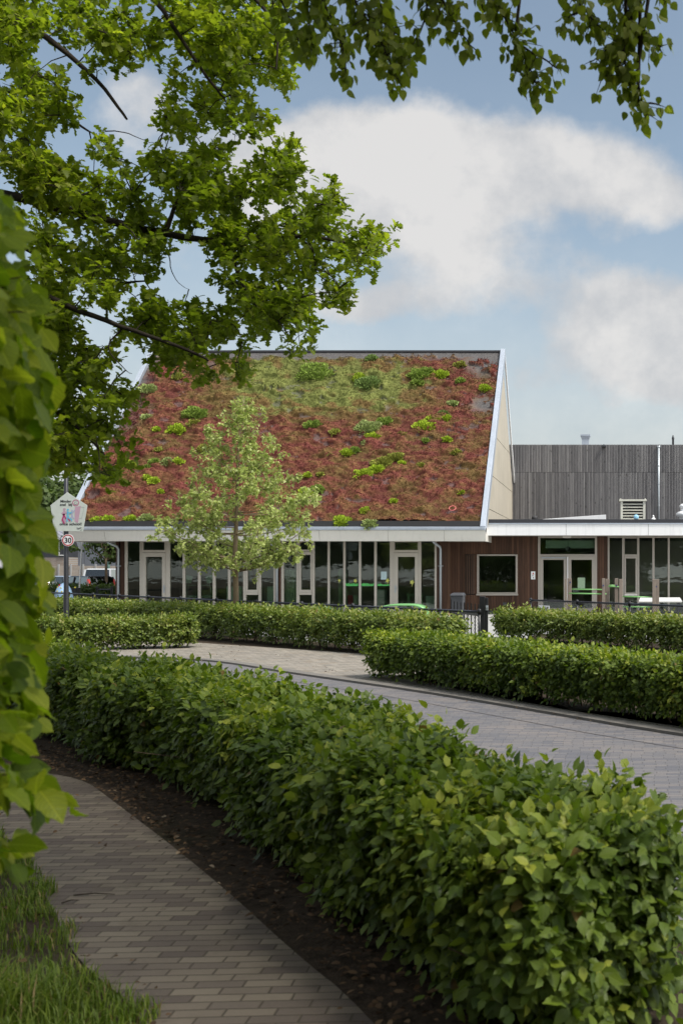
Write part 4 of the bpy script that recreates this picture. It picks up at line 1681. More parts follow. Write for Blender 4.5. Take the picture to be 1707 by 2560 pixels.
# ------------------------------------------------ things on the flat roof
def roof_things():
    zr = ZWT - .02
    D = 46.5
    b = MB()
    b.prism([(X(1355, D), D, zr), (X(1513.5, D), D, zr), (X(1513.5, D), D, Z(1286.5, D)), (X(1355, D), D, Z(1298, D))], (0, 1.0, 0))
    tag(b.build('skylight', M['white_clean'], bevel=.01), 'long white wedge-shaped skylight upstand on the flat roof', 'skylight')
    D = 47.5
    u_ = thing('ventilation_unit', (X(1581, D), D, zr), 'cream louvred ventilation box on the flat roof', 'ventilator')
    M['cream'] = plain('cream_paint', (.62, .62, .54), .5, 0, .08, 5)
    x0, x1 = X(1550, D), X(1612, D)
    zt = Z(1253, D)
    b = MB()
    for xa, xb in ((x0, x0 + .10), (x1 - .10, x1)):
        for ya in (D, D + .9):
            b.box(xa, xb, ya, ya + .08, zr, zt)
    b.build('frame', M['cream'], u_, bevel=.005)
    b = MB()
    b.box(x0 - .06, x1 + .06, D - .05, D + 1.03, zt, zt + .075)
    b.box(x0 - .02, x0 + .03, D, D + .05, zt + .075, zt + .12)
    b.box(x1 - .03, x1 + .02, D, D + .05, zt + .075, zt + .12)
    b.build('cap', M['cream'], u_, bevel=.005)
    b = MB()
    b.box(x0 + .1, x1 - .1, D + .12, D + .88, zr, zt - .01)
    b.build('core', M['dark'], u_)
    n = 9
    for k in range(n):
        z = zr + .03 + (zt - zr - .06) * k / n
        b = MB()
        b.hexa([(x0 + .1, D, z), (x1 - .1, D, z), (x1 - .1, D + .02, z), (x0 + .1, D + .02, z), (x0 + .1, D + .09, z + .062), (x1 - .1, D + .09, z + .062), (x1 - .1, D + .11, z + .062), (x0 + .1, D + .11, z + .062)])
        b.build('louvre', M['cream'], u_)
    D = 44.6
    m, t, pb = new_mat('ball_skin')
    vo = t.add('ShaderNodeTexVoronoi')
    t.link(coords(t), vo.inputs['Vector'])
    vo.inputs['Scale'].default_value = 8
    t.link(t.ramp(vo.outputs['Distance'], [(.22, (.03, .05, .12)), (.3, (.25, .55, .8)), (1, (.45, .7, .85))]), pb.inputs['Base Color'])
    pb.inputs['Roughness'].default_value = .4
    bm = bmesh.new()
    bmesh.ops.create_icosphere(bm, subdivisions=3, radius=.105)
    me = bpy.data.meshes.new('ball')
    bm.to_mesh(me)
    bm.free()
    for p in me.polygons:
        p.use_smooth = True
    me.materials.append(m)
    o = bpy.data.objects.new('ball', me)
    sc.collection.objects.link(o)
    o.location = (X(1589, YF + .18), YF + .18, Z(1298, YF) + .09)
    tag(o, 'blue and white ball resting on the flat roof edge by the louvred box', 'ball')
    D = 46
    b = MB()
    b.lathe((X(1632, D), D, zr), [(.1, 0), (.1, .28), (.085, .36), (.04, .40), (.025, .41), (.05, .43), (.02, .50)], 14)
    tag(b.build('roof_vent', M['white_clean'], smooth=True), 'small white capped roof vent beside the tall downpipe', 'roof vent')
    b = MB()
    b.lathe((X(1707, D), D, zr), [(.19, 0), (.19, .42), (.30, .47), (.30, .58), (.21, .64), (.12, .66), (.12, .80), (.17, .82), (.17, .90), (.08, .97)], 20)
    tag(b.build('roof_turret', M['white_clean'], smooth=True), 'white tiered round roof ventilator at the right picture edge', 'roof vent')
    b = MB()
    b.lathe((X(1335.5, D), D, Z(1298, D) - .1), [(.12, 0), (.12, .1), (.13, .13), (.12, .2), (.07, .24), (.02, .25)], 16)
    tag(b.build('roof_dome', M['dark'], smooth=True), 'black domed vent on the flat roof near the gable', 'roof vent')
    b = MB()
    b.tube([(X(1612, D), D, zr + .28), (X(1632, D), D, zr + .25), (X(1660, D), D, zr + .24), (X(1690, D), D, zr + .22)], .006, 5)
    tag(b.build('safety_wire', M['galv']), 'thin steel safety wire strung between the roof vents', 'wire')


roof_things()

# ================================================================== HEDGES
def hedge(name, axis, W, H, n_shoot, k, leaf, tpl, mat, label, seed, r=.16, z0=.10, ends=(True, True), bump=.05, sprout=.03, stem_gap=.3,
          shoot_len=.13, fill=.18, group=None, near_boost=None, thin_low=.25, svar=.3):
    g = np.random.default_rng(seed)
    ax = smooth_poly(axis, 2)
    p, cum = polyline(ax)
    L = cum[-1]
    base = thing(name, (p[len(p) // 2][0], p[len(p) // 2][1], 0), label, 'hedge', group)
    h = H - r
    per = 2 * (h - z0) + math.pi * r + (W - 2 * r)

    def gen(n, depth_lo, depth_hi):
        t = g.uniform(0, L, n)
        if near_boost is not None:
            t = L * (g.random(n) ** near_boost)
        s = g.uniform(0, per, n)
        hh = h - z0
        a1, a2, a3, a4 = hh, hh + math.pi * r / 2, hh + math.pi * r / 2 + W - 2 * r, hh + math.pi * r + W - 2 * r
        u_ = np.zeros(n)
        z = np.zeros(n)
        na = np.zeros(n)
        nz_ = np.zeros(n)
        m = s < a1
        u_[m], z[m], na[m] = -W / 2, z0 + s[m], -1
        m = (s >= a1) & (s < a2)
        th = (s[m] - a1) / r
        u_[m], z[m], na[m], nz_[m] = -W / 2 + r - r * np.cos(th), h + r * np.sin(th), -np.cos(th), np.sin(th)
        m = (s >= a2) & (s < a3)
        u_[m], z[m], nz_[m] = -W / 2 + r + (s[m] - a2), H, 1
        m = (s >= a3) & (s < a4)
        th = (s[m] - a3) / r
        u_[m], z[m], na[m], nz_[m] = W / 2 - r + r * np.sin(th), h + r * np.cos(th), np.sin(th), np.cos(th)
        m = s >= a4
        u_[m], z[m], na[m] = W / 2, h - (s[m] - a4), 1
        pos, tan = along(p, cum, t)
        nl = np.stack([-tan[:, 1], tan[:, 0]], 1)
        nt = np.zeros(n)
        # rounded plan at the ends, plus end caps
        for e, on in zip((0, 1), ends):
            if not on:
                continue
            dist = t if e == 0 else L - t
            R = W * .42
            m = dist < R
            kx = 1 - dist[m] / R
            sc_ = np.sqrt(np.maximum(0, 1 - kx ** 2))
            sc_ = .35 + .65 * sc_
            u_[m] *= sc_
            nt[m] += (-1 if e == 0 else 1) * kx * 1.2
            # cap
            mcap = g.random(n) < (W * H * 1.2) / (per * L)
            j = np.where(mcap)[0]
            if len(j):
                u_[j] = g.uniform(-W * .36, W * .36, len(j))
                z[j] = g.uniform(z0, H, len(j))
                pp = p[0] if e == 0 else p[-1]
                pos[j] = pp
                na[j], nz_[j], nt[j] = u_[j] / W, .25 * (z[j] / H), (-1 if e == 0 else 1)
        u_ = u_ * (.74 + .26 * np.clip(z / H, 0, 1))          # clipped a little narrower at the foot
        bb = (bump * 2 * (fbm(t * 1.6 + seed, s * 1.9, 3) - .5) + bump * (vn(t * 6, s * 6 + seed) - .5))
        N3 = np.stack([nl[:, 0] * na + tan[:, 0] * nt, nl[:, 1] * na + tan[:, 1] * nt, nz_], 1)
        N3 = norm(N3)
        B = np.stack([pos[:, 0] + nl[:, 0] * u_, pos[:, 1] + nl[:, 1] * u_, z], 1)
        B = B + N3 * (bb - g.uniform(depth_lo, depth_hi, n))[:, None]
        low = np.clip((z - z0) / (.35 * H), 0, 1)
        keep = g.random(n) < (thin_low + (1 - thin_low) * low) * np.clip(1.35 - 1.1 * (fbm(t * 2.4 + 50, s * 2.4, 2) > .66) * (low < .95), .2, 1)
        return B[keep], N3[keep], z[keep]

    B, N3, z = gen(n_shoot, .0, .13)
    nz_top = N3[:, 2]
    n = len(B)
    sd = N3 * .55 + g.normal(0, .5, (n, 3))
    sd[:, 2] += .22
    upv = N3 * .8 + np.array([0, 0, .5])
    ln = g.uniform(.6, 1.3, n) * shoot_len
    spr = (g.random(n) < sprout) & (z > H - r)
    ln[spr] *= 1.45
    sd[spr, 2] += .9
    P_, D_, N_, S_, I_ = shoots_to_leaves(B, sd, upv, g, k, ln, leaf, .85, .18, svar)
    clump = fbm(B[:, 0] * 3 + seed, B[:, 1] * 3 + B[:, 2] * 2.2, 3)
    tint = np.clip(.22 + .62 * clump + .05 * (z / H) + g.normal(0, .10, n) + spr * .2 + (nz_top > .7) * .10, 0, .93)[I_] + g.normal(0, .08, len(I_))  # upper leaves tinted lighter: top light painted in, along with fresh growth
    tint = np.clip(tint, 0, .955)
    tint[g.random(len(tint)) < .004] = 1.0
    # inner fill so that the hedge is closed
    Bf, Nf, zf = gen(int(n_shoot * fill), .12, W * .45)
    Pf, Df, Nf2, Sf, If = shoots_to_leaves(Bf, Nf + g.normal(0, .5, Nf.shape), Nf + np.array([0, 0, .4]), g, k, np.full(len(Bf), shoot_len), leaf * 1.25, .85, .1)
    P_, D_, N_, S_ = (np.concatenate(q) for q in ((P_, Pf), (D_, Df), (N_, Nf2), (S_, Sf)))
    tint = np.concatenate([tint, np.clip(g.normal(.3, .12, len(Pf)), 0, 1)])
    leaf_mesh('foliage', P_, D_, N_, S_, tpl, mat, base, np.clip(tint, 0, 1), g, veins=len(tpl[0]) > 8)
    # woody stems
    paths = []
    t = .15
    while t < L - .1:
        q, tan = along(p, cum, np.array([t]))
        for _ in range(2):
            off = g.uniform(-W * .22, W * .22)
            nl = np.array([-tan[0][1], tan[0][0]])
            b0 = np.array([q[0][0] + nl[0] * off, q[0][1] + nl[1] * off, 0.0])
            tip = b0 + np.array([g.normal(0, .12), g.normal(0, .12), H * g.uniform(.7, .92)])
            midp = (b0 + tip) / 2 + g.normal(0, .03, 3)
            paths.append(([b0, midp, tip], [.014, .010, .004]))
            for _ in range(3):
                f = g.uniform(.25, .9)
                s0 = b0 + (tip - b0) * f
                e0 = s0 + np.array([g.normal(0, .2), g.normal(0, .2), g.uniform(.05, .25)])
                paths.append(([s0, e0], [.006, .002]))
        t += stem_gap * g.uniform(.7, 1.3)
    tubes_np('stems', paths, M['bark'], base, 4)
    return base


# front hedge between path and road: back top edge read from the photo, axis half a width towards the path
back_top = [(.36, 4.42), (-.43, 5.57), (-2.15, 8.54), (-3.3, 9.97), (-4.6, 11.36), (-7.0, 14.0), (-9.3, 16.7)]
front_axis = offset_poly(smooth_poly(back_top, 1), .44)
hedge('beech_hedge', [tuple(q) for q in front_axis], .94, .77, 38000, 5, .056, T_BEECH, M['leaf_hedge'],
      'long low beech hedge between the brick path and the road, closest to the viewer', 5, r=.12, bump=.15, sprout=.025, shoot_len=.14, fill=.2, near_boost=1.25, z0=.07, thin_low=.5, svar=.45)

mid_front = [G(893, 1697), G(985, 1712), G(1144, 1738), G(1355, 1775), G(1618, 1817), (1.9, 11.0), (3.3, 9.0)]
mid_axis = offset_poly(smooth_poly(mid_front, 1), .47)
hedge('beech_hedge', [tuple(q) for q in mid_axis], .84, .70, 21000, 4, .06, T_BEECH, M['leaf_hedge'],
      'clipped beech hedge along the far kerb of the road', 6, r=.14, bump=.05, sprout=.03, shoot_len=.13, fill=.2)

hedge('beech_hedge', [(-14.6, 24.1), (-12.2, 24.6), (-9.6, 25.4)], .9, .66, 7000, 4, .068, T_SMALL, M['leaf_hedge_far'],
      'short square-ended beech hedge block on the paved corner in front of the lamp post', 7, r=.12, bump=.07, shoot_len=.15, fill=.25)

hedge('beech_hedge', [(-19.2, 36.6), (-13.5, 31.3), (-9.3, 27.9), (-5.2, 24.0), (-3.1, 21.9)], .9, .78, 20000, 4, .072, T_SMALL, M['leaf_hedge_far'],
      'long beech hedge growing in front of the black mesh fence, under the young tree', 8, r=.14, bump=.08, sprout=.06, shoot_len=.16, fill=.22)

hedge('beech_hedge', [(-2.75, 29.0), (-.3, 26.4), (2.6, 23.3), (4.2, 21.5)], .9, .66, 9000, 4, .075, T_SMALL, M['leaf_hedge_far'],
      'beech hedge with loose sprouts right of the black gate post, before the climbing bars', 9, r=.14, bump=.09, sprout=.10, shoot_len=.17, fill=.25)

hedge('privet_hedge', [(-30, 52.3), (-22.6, 52.0)], .8, 1.02, 3500, 4, .10, T_SMALL, M['leaf_far'],
      'clipped hedge in front of the parked cars', 10, r=.1, bump=.05, shoot_len=.15, fill=.3)


# ================================================================== TREES
def frame_px(p):
    return HX + F * p[0] / max(p[1], .01), HY - F * (p[2] - CH) / max(p[1], .01)


def in_frame(p, m=60):
    if p[1] < .2:
        return False
    x, y = frame_px(p)
    return -m < x < 1707 + m and -m < y < 2560 + m


def clusters_to_leaves(C, g, n_sub, n_leaf, spread, leaf, out_dir=None, droop=.2):
    """leaf rosettes at the ends of small twigs round each cluster centre; returns leaf arrays and twig paths"""
    C = np.asarray(C)
    m = len(C)
    off = g.normal(0, 1, (m, n_sub, 3))
    off = norm(off) * g.uniform(.25, 1, (m, n_sub, 1)) * spread
    off[:, :, 2] *= .75
    tips = C[:, None, :] + off
    paths = []
    for i in range(m):
        for j in range(n_sub):
            paths.append(([C[i], (C[i] + tips[i, j]) / 2 + g.normal(0, .015, 3), tips[i, j]], [.004, .003, .0015]))
    T = tips.reshape(-1, 3)
    dirs = norm(off.reshape(-1, 3) + np.array([0, 0, .25]))
    n = len(T)
    P_, D_, N_, S_ = [], [], [], []
    for k in range(n_leaf):
        dd = dirs * .45 + norm(g.normal(0, 1, (n, 3))) * .95
        dd[:, 2] -= droop
        P_.append(T + g.normal(0, .02, (n, 3)) - dirs * g.uniform(0, .07, (n, 1)))
        D_.append(dd)
        N_.append(np.array([[0, 0, 1.0]]) + dirs * .3 + g.normal(0, .45, (n, 3)))
        S_.append(leaf * g.uniform(.65, 1.25, n))
    return np.concatenate(P_), np.concatenate(D_), np.concatenate(N_), np.concatenate(S_), paths


DSP = 2560 / 2352
OAK_POLYS = [
    ([(-60, -60), (690, -60), (705, 60), (690, 125), (650, 185), (600, 195), (605, 275), (560, 295), (500, 285), (430, 300), (375, 265), (335, 195), (255, 100), (205, 100), (238, 150), (248, 200), (228, 300), (236, 420), (-60, 420)], 1.2),
    ([(-60, 400), (240, 325), (330, 395), (400, 345), (520, 335), (690, 330), (680, 420), (705, 470), (690, 550), (620, 590), (500, 545), (400, 545), (345, 600), (375, 680), (350, 760), (80, 760), (80, 420)], 1.2),
    ([(500, 535), (700, 490), (800, 520), (890, 520), (892, 595), (850, 632), (800, 600), (720, 560), (700, 640), (690, 700), (600, 720), (515, 660)], 1.6),
    ([(735, 435), (795, 418), (798, 460), (760, 500), (690, 520)], 1.9),
    ([(695, 585), (760, 615), (797, 678), (770, 692), (720, 640)], 1.9),
    ([(-60, 680), (350, 680), (450, 690), (555, 745), (575, 790), (540, 845), (490, 880), (450, 850), (330, 815), (250, 850), (140, 870), (-60, 880)], 1.25),
    ([(600, 690), (690, 700), (738, 740), (733, 785), (680, 805), (640, 770), (580, 740)], 1.7),
    ([(-60, 860), (330, 825), (358, 895), (330, 905), (270, 920), (250, 980), (200, 1020), (90, 1060), (-60, 1080)], 1.35),
    ([(110, 1000), (240, 960), (288, 1020), (278, 1060), (220, 1100), (180, 1088), (120, 1060)], 1.35),
]


def oak():
    g = np.random.default_rng(21)
    tx, ty = -9.6, 11.6
    oak_ = thing('oak_tree', (tx, ty, 0), 'large oak tree whose leafy boughs hang over the upper left of the scene', 'tree')
    tr = MB()
    tr.tube([(tx, ty, -.1), (tx + .02, ty, .4), (tx + .1, ty + .05, 2.5), (tx + .05, ty, 5), (tx + .3, ty - .1, 7.5), (tx + .5, ty, 10)], [.42, .33, .27, .23, .16, .06], 14)
    tr.build('trunk', M['bark_dark'], oak_, smooth=True)

    def T(z):
        return Vector((tx + .1 + .04 * z, ty, z))

    def q(x, y, D):
        return P(x * DSP, y * DSP, D)
    limbs = [
        ([T(7.2), q(-200, 60, 11.5), q(0, 40, 11.2), q(72, 62, 11.0), q(140, 112, 10.9), q(232, 190, 10.8), q(288, 272, 10.7)], .06),
        ([T(6.6), q(-200, 215, 12), q(0, 205, 12.0), q(110, 222, 12), q(215, 300, 11.8)], .05),
        ([T(6), q(-200, 420, 11.4), q(0, 440, 11.2), q(150, 480, 11), q(300, 520, 10.9), q(430, 541, 10.8), q(520, 553, 10.8), q(640, 540, 10.9), q(760, 545, 11), q(860, 572, 11)], .062),
        ([q(380, 530, 10.85), q(392, 490, 10.9), q(424, 447, 11), q(520, 432, 11.1), q(620, 400, 11.2)], .028),
        ([q(500, 550, 10.8), q(540, 620, 10.7), q(570, 700, 10.6), q(640, 740, 10.6), q(712, 775, 10.6)], .025),
        ([T(4.8), q(-200, 600, 10.6), q(0, 640, 10.4), q(140, 702, 10.2), q(260, 742, 10.1), q(400, 790, 10), q(480, 830, 10)], .05),
        ([T(3.6), q(-200, 800, 10.9), q(0, 850, 10.7), q(110, 930, 10.6), q(200, 1000, 10.5), q(245, 1060, 10.5)], .038),
        ([T(8), q(-100, -120, 10.8), q(180, -80, 10.6), q(350, -20, 10.6), q(420, 100, 10.5), q(520, 230, 10.4)], .05),
        ([q(300, -45, 10.6), q(560, -40, 10.4), q(640, 60, 10.3), q(640, 160, 10.2)], .03),
        ([T(5.6), q(-200, 500, 12), q(0, 540, 12), q(100, 600, 11.9), q(210, 660, 11.8), q(330, 650, 11.7)], .045),
        ([q(660, 540, 10.9), q(720, 500, 10.9), q(775, 440, 10.9)], .012),
        ([q(690, 545, 10.9), q(740, 610, 10.8), q(775, 670, 10.7)], .012),
        ([q(280, 750, 10.1), q(240, 800, 10.1), q(300, 860, 10.0)], .012),
        ([q(395, 540, 10.8), q(388, 600, 10.75), q(400, 640, 10.7), q(432, 668, 10.7)], .008),
        ([q(240, 300, 10.8), q(290, 300, 10.8), q(330, 325, 10.7), q(365, 335, 10.7)], .007),
    ]
    paths = []
    LP = []
    for pts, r0 in limbs:
        c = smooth_poly([tuple(v_) for v_ in pts], 2)
        c = c + np.cumsum(g.normal(0, .006, c.shape), axis=0) * .8
        n = len(c)
        paths.append((c, [r0 * (1 - .82 * i / (n - 1)) for i in range(n)]))
        for i in range(1, n):
            for f in (.0, .5):
                LP.append(c[i - 1] * (1 - f) + c[i] * f)
    LP = np.array(LP)
    C = []
    for poly, dn in OAK_POLYS:
        a = np.array(poly, float)
        x0, y0 = a.min(0)
        x1, y1 = a.max(0)
        area = .5 * abs(np.dot(a[:, 0], np.roll(a[:, 1], 1)) - np.dot(a[:, 1], np.roll(a[:, 0], 1)))
        want = int(area / 44 ** 2 * 1.75 * dn)
        got = 0
        while got < want:
            x = g.uniform(x0, x1, 400)
            y = g.uniform(y0, y1, 400)
            ok = inside(poly, x, y) & (fbm(x / 62 + 3, y / 62 + 1, 2) > (.445 if dn < 1.5 else .2))
            for xi, yi in zip(x[ok], y[ok]):
                if got >= want:
                    break
                C.append(tuple(q(xi, yi, g.uniform(10.0, 12.2))))
                got += 1
    C = np.array(C)
    vis = len(C)
    # crown beyond the picture
    extra = []
    while len(extra) < 160:
        d_ = g.normal(0, 1, 3)
        d_ = d_ / np.linalg.norm(d_) * g.uniform(.35, 1) ** .5
        p = np.array([tx - .3, ty, 7.4]) + d_ * np.array([4.8, 4.6, 4.2])
        if not in_frame(p, 120):
            extra.append(p)
    C = np.concatenate([C, np.array(extra)])
    # clusters nearest the limbs first, so that later twigs branch off earlier ones
    d0 = np.array([np.min(((LP - c) ** 2).sum(1)) for c in C[:vis]])
    C[:vis] = C[:vis][np.argsort(d0)]
    nl_ = len(LP)
    LP = np.concatenate([LP, np.zeros((vis, 3))])
    for i, c in enumerate(C):
        j = np.argmin(((LP[:nl_] - c) ** 2).sum(1))
        a = LP[j].copy()
        dist = np.linalg.norm(c - a)
        if nl_ < len(LP):
            LP[nl_] = c
            nl_ += 1
        if i >= vis and dist > 2.5:
            a = np.array([tx + .2, ty, min(9.5, max(3.5, c[2] - dist * .4))])
        mid = (a + c) / 2 + np.array([0, 0, .06 * dist]) + g.normal(0, .04 * dist, 3)
        paths.append(([a, mid, c], [.005 + .006 * min(dist, 2), .005, .003]))
    P_, D_, N_, S_, tw = clusters_to_leaves(C, g, 5, 9, .23, .088)
    tubes_np('branches', paths + tw[:5 * vis:2], M['bark_dark'], oak_, 5)
    cl = fbm(P_[:, 0] * 1.6 + 3, P_[:, 2] * 1.6 + P_[:, 1], 3)
    tint = np.clip(.15 + .75 * cl + g.normal(0, .14, len(P_)), 0, 1)
    leaf_mesh('crown', P_, D_, N_, S_, T_OAK, M['leaf_oak'], oak_, tint, g, 1.15)


oak()


def lime():
    g = np.random.default_rng(33)
    tx, ty = 2.0, -1.2
    tr_ = thing('lime_tree', (tx, ty, 0), 'lime tree with round leaves hanging into the upper right against the sky', 'tree')
    b = MB()
    b.tube([(tx, ty, -.1), (tx, ty, .4), (tx - .05, ty, 3), (tx - .1, ty + .1, 6), (tx, ty, 9.5)], [.36, .28, .22, .16, .05], 12)
    b.build('trunk', M['bark'], tr_, smooth=True)

    def q(x, y, D):
        return P(x * DSP, y * DSP, D)
    # hanging sprays read from the photo
    sprays = [
        ([q(760, -120, 5.6), q(790, -20, 5.6), q(850, 60, 5.6), q(880, 130, 5.55), q(905, 185, 5.5)], 1.5, .9),
        ([q(700, -120, 5.9), q(730, -10, 5.9), q(770, 60, 5.9), q(790, 130, 5.8), q(795, 180, 5.8)], 1.0, .55),
        ([q(840, -100, 5.7), q(860, 0, 5.7), q(900, 60, 5.7), q(925, 140, 5.6)], 1.0, .6),
        ([q(980, -100, 5.5), q(1000, -10, 5.5), q(1030, 40, 5.5), q(1060, 85, 5.5), q(1085, 105, 5.5)], 1.1, .75),
        ([q(1000, -50, 5.5), q(985, 20, 5.5), q(965, 70, 5.5), q(950, 95, 5.5)], .8, .5),
        ([q(1080, -100, 5.6), q(1130, -20, 5.6), q(1160, 40, 5.6), q(1200, 110, 5.6), q(1225, 160, 5.6), q(1240, 210, 5.6)], 1.25, .85),
        ([q(1180, 90, 5.6), q(1220, 120, 5.6), q(1262, 140, 5.6), q(1290, 155, 5.6)], .6, .55),
        ([q(1380, -100, 5.3), q(1440, -20, 5.3), q(1450, 40, 5.3), q(1440, 110, 5.3), q(1455, 170, 5.3), q(1465, 200, 5.3)], 1.5, .85),
        ([q(1290, -60, 5.4), q(1320, 0, 5.4), q(1350, 40, 5.4), q(1385, 70, 5.4)], 1.1, .7),
        ([q(1330, 25, 5.4), q(1300, 40, 5.4), q(1290, 60, 5.4)], .4, .3),
        ([q(1440, 80, 5.3), q(1400, 110, 5.3), q(1370, 140, 5.3), q(1360, 145, 5.3)], .7, .5),
        ([q(1430, 140, 5.3), q(1400, 165, 5.3), q(1380, 185, 5.3)], .6, .45),
        ([q(1450, 60, 5.3), q(1490, 80, 5.3), q(1510, 110, 5.3), q(1520, 105, 5.3)], .8, .5),
        ([q(1490, -40, 5.3), q(1510, 0, 5.3), q(1530, 15, 5.3)], .5, .5),
        ([q(1460, 180, 5.3), q(1468, 220, 5.3), q(1462, 240, 5.3), q(1480, 262, 5.3)], .6, .55),
        ([q(1462, 235, 5.3), q(1495, 240, 5.3), q(1515, 245, 5.3)], .35, .4),
        ([q(1110, -40, 5.6), q(1105, 10, 5.6), q(1110, 30, 5.6)], .12, .2),
        ([q(690, -120, 6.0), q(705, -20, 6.0), q(715, 50, 6.0), q(708, 115, 5.95)], 1.2, .7),
        ([q(610, -90, 6.1), q(650, -10, 6.1), q(680, 60, 6.1), q(700, 110, 6.1)], .8, .5),
    ]
    paths = []
    P_, D_, N_, S_ = [], [], [], []
    starts = []
    for pts, w_, dens in sprays:
        c = smooth_poly([tuple(v_) for v_ in pts], 2)
        c = c + np.cumsum(g.normal(0, .003, c.shape), axis=0)
        n = len(c)
        paths.append((c, [.008 * (1 - .75 * i / (n - 1)) for i in range(n)]))
        starts.append(c[0])
        pp, cum = polyline(c)
        L = cum[-1]
        m = int(215 * L * w_)
        t = g.uniform(.12 * L, L, m)
        pos, tan = along(pp, cum, t)
        rad = .045 + .115 * dens * np.sin(np.pi * np.clip(t / L, .08, .92)) ** .7
        off = norm(g.normal(0, 1, (m, 3))) * (g.uniform(.15, 1, m) * rad)[:, None]
        off[:, 2] -= .02
        b0 = pos + off
        for i in range(0, m, 3):
            paths.append(([pos[i], b0[i]], [.0028, .0012]))
        dd = off / np.maximum(rad, .01)[:, None] * .6 + tan * .4 + g.normal(0, .35, (m, 3))
        dd[:, 2] -= .75
        P_.append(b0)
        D_.append(dd)
        N_.append(norm(g.normal(0, .8, (m, 3)) + np.array([0, -.5, .5])))
        S_.append(.052 * g.uniform(.65, 1.2, m))
    # boughs carrying the sprays
    hub = np.array([tx - .1, ty + .1, 6.3])
    # two long limbs reach over the road; each spray hangs from the nearest one by a thin curved twig
    LL = []
    for e_ in ([hub, (1.3, 2.2, 6.9), (.4, 4.4, 6.7), (-.9, 5.7, 6.25), (-2.4, 6.3, 5.9)], [hub, (1.7, 1.9, 6.6), (1.0, 4.0, 6.3), (.3, 5.2, 5.9), (-.2, 5.9, 5.7)]):
        c = smooth_poly([tuple(q_) for q_ in e_], 3)
        c = c + np.cumsum(g.normal(0, .006, c.shape), axis=0)
        paths.append((c, np.linspace(.07, .012, len(c)).tolist()))
        LL.append(c)
    LL = np.concatenate(LL)
    for s in starts:
        a = LL[np.argmin(((LL - s - np.array([.25, -.3, .35])) ** 2).sum(1))]
        mid = a * .55 + s * .45 + np.array([g.normal(0, .12), g.normal(0, .12), .18])
        c = smooth_poly([a, mid, s], 2)
        paths.append((c, np.linspace(.013, .008, len(c)).tolist()))
    # rest of the crown, out of view, shaped to shade the path
    lean = [(1.5, 2.9), (.5, 4.25), (-.45, 4.9), (-1.4, 6.5), (-2.9, 8.9), (-4.4, 10.9), (-7, 13.5), (-12, 14), (-12, 8), (-4.9, 6.3), (-3.0, 5.2), (-.8, 4.55), (-.1, 2.9)]  # ground zone the unseen crown is shaped to shade
    C = []
    while len(C) < 560:
        d_ = g.normal(0, 1, 3)
        d_ = d_ / np.linalg.norm(d_) * g.uniform(.25, 1) ** .5
        p = np.array([0.6, 5.6, 7.6]) + d_ * np.array([6.0, 6.0, 2.7])
        # keep only clusters whose sun shadow falls on the path, off hedge and road
        fx_, fy_ = p[0] - p[2] * SUN_DIR[0] / SUN_DIR[2], p[1] - p[2] * SUN_DIR[1] / SUN_DIR[2]
        if p[2] > 4.7 and inside(lean, np.array([fx_]), np.array([fy_]))[0] and not in_frame(p, 260):
            C.append(p)
    C = np.array(C)
    for c in C[::2]:
        a = np.array([tx - .05, ty + .05, min(8.8, max(3.2, c[2] - 1.0))])
        mid = (a + c) / 2 + np.array([0, 0, .3]) + g.normal(0, .12, 3)
        paths.append(([a, mid, c], [.03, .015, .005]))
    p2, d2, n2, s2, tw = clusters_to_leaves(C, g, 5, 6, .42, .085, droop=.5)
    P_, D_, N_, S_ = (np.concatenate(q_) for q_ in (P_ + [p2], D_ + [d2], N_ + [n2], S_ + [s2]))
    tubes_np('branches', paths, M['bark_dark'], tr_, 5)
    tint = np.clip(g.normal(.5, .22, len(P_)), 0, 1)
    leaf_mesh('crown', P_, D_, N_, S_, T_LIME, M['leaf_lime'], tr_, tint, g, 1.0)


lime()


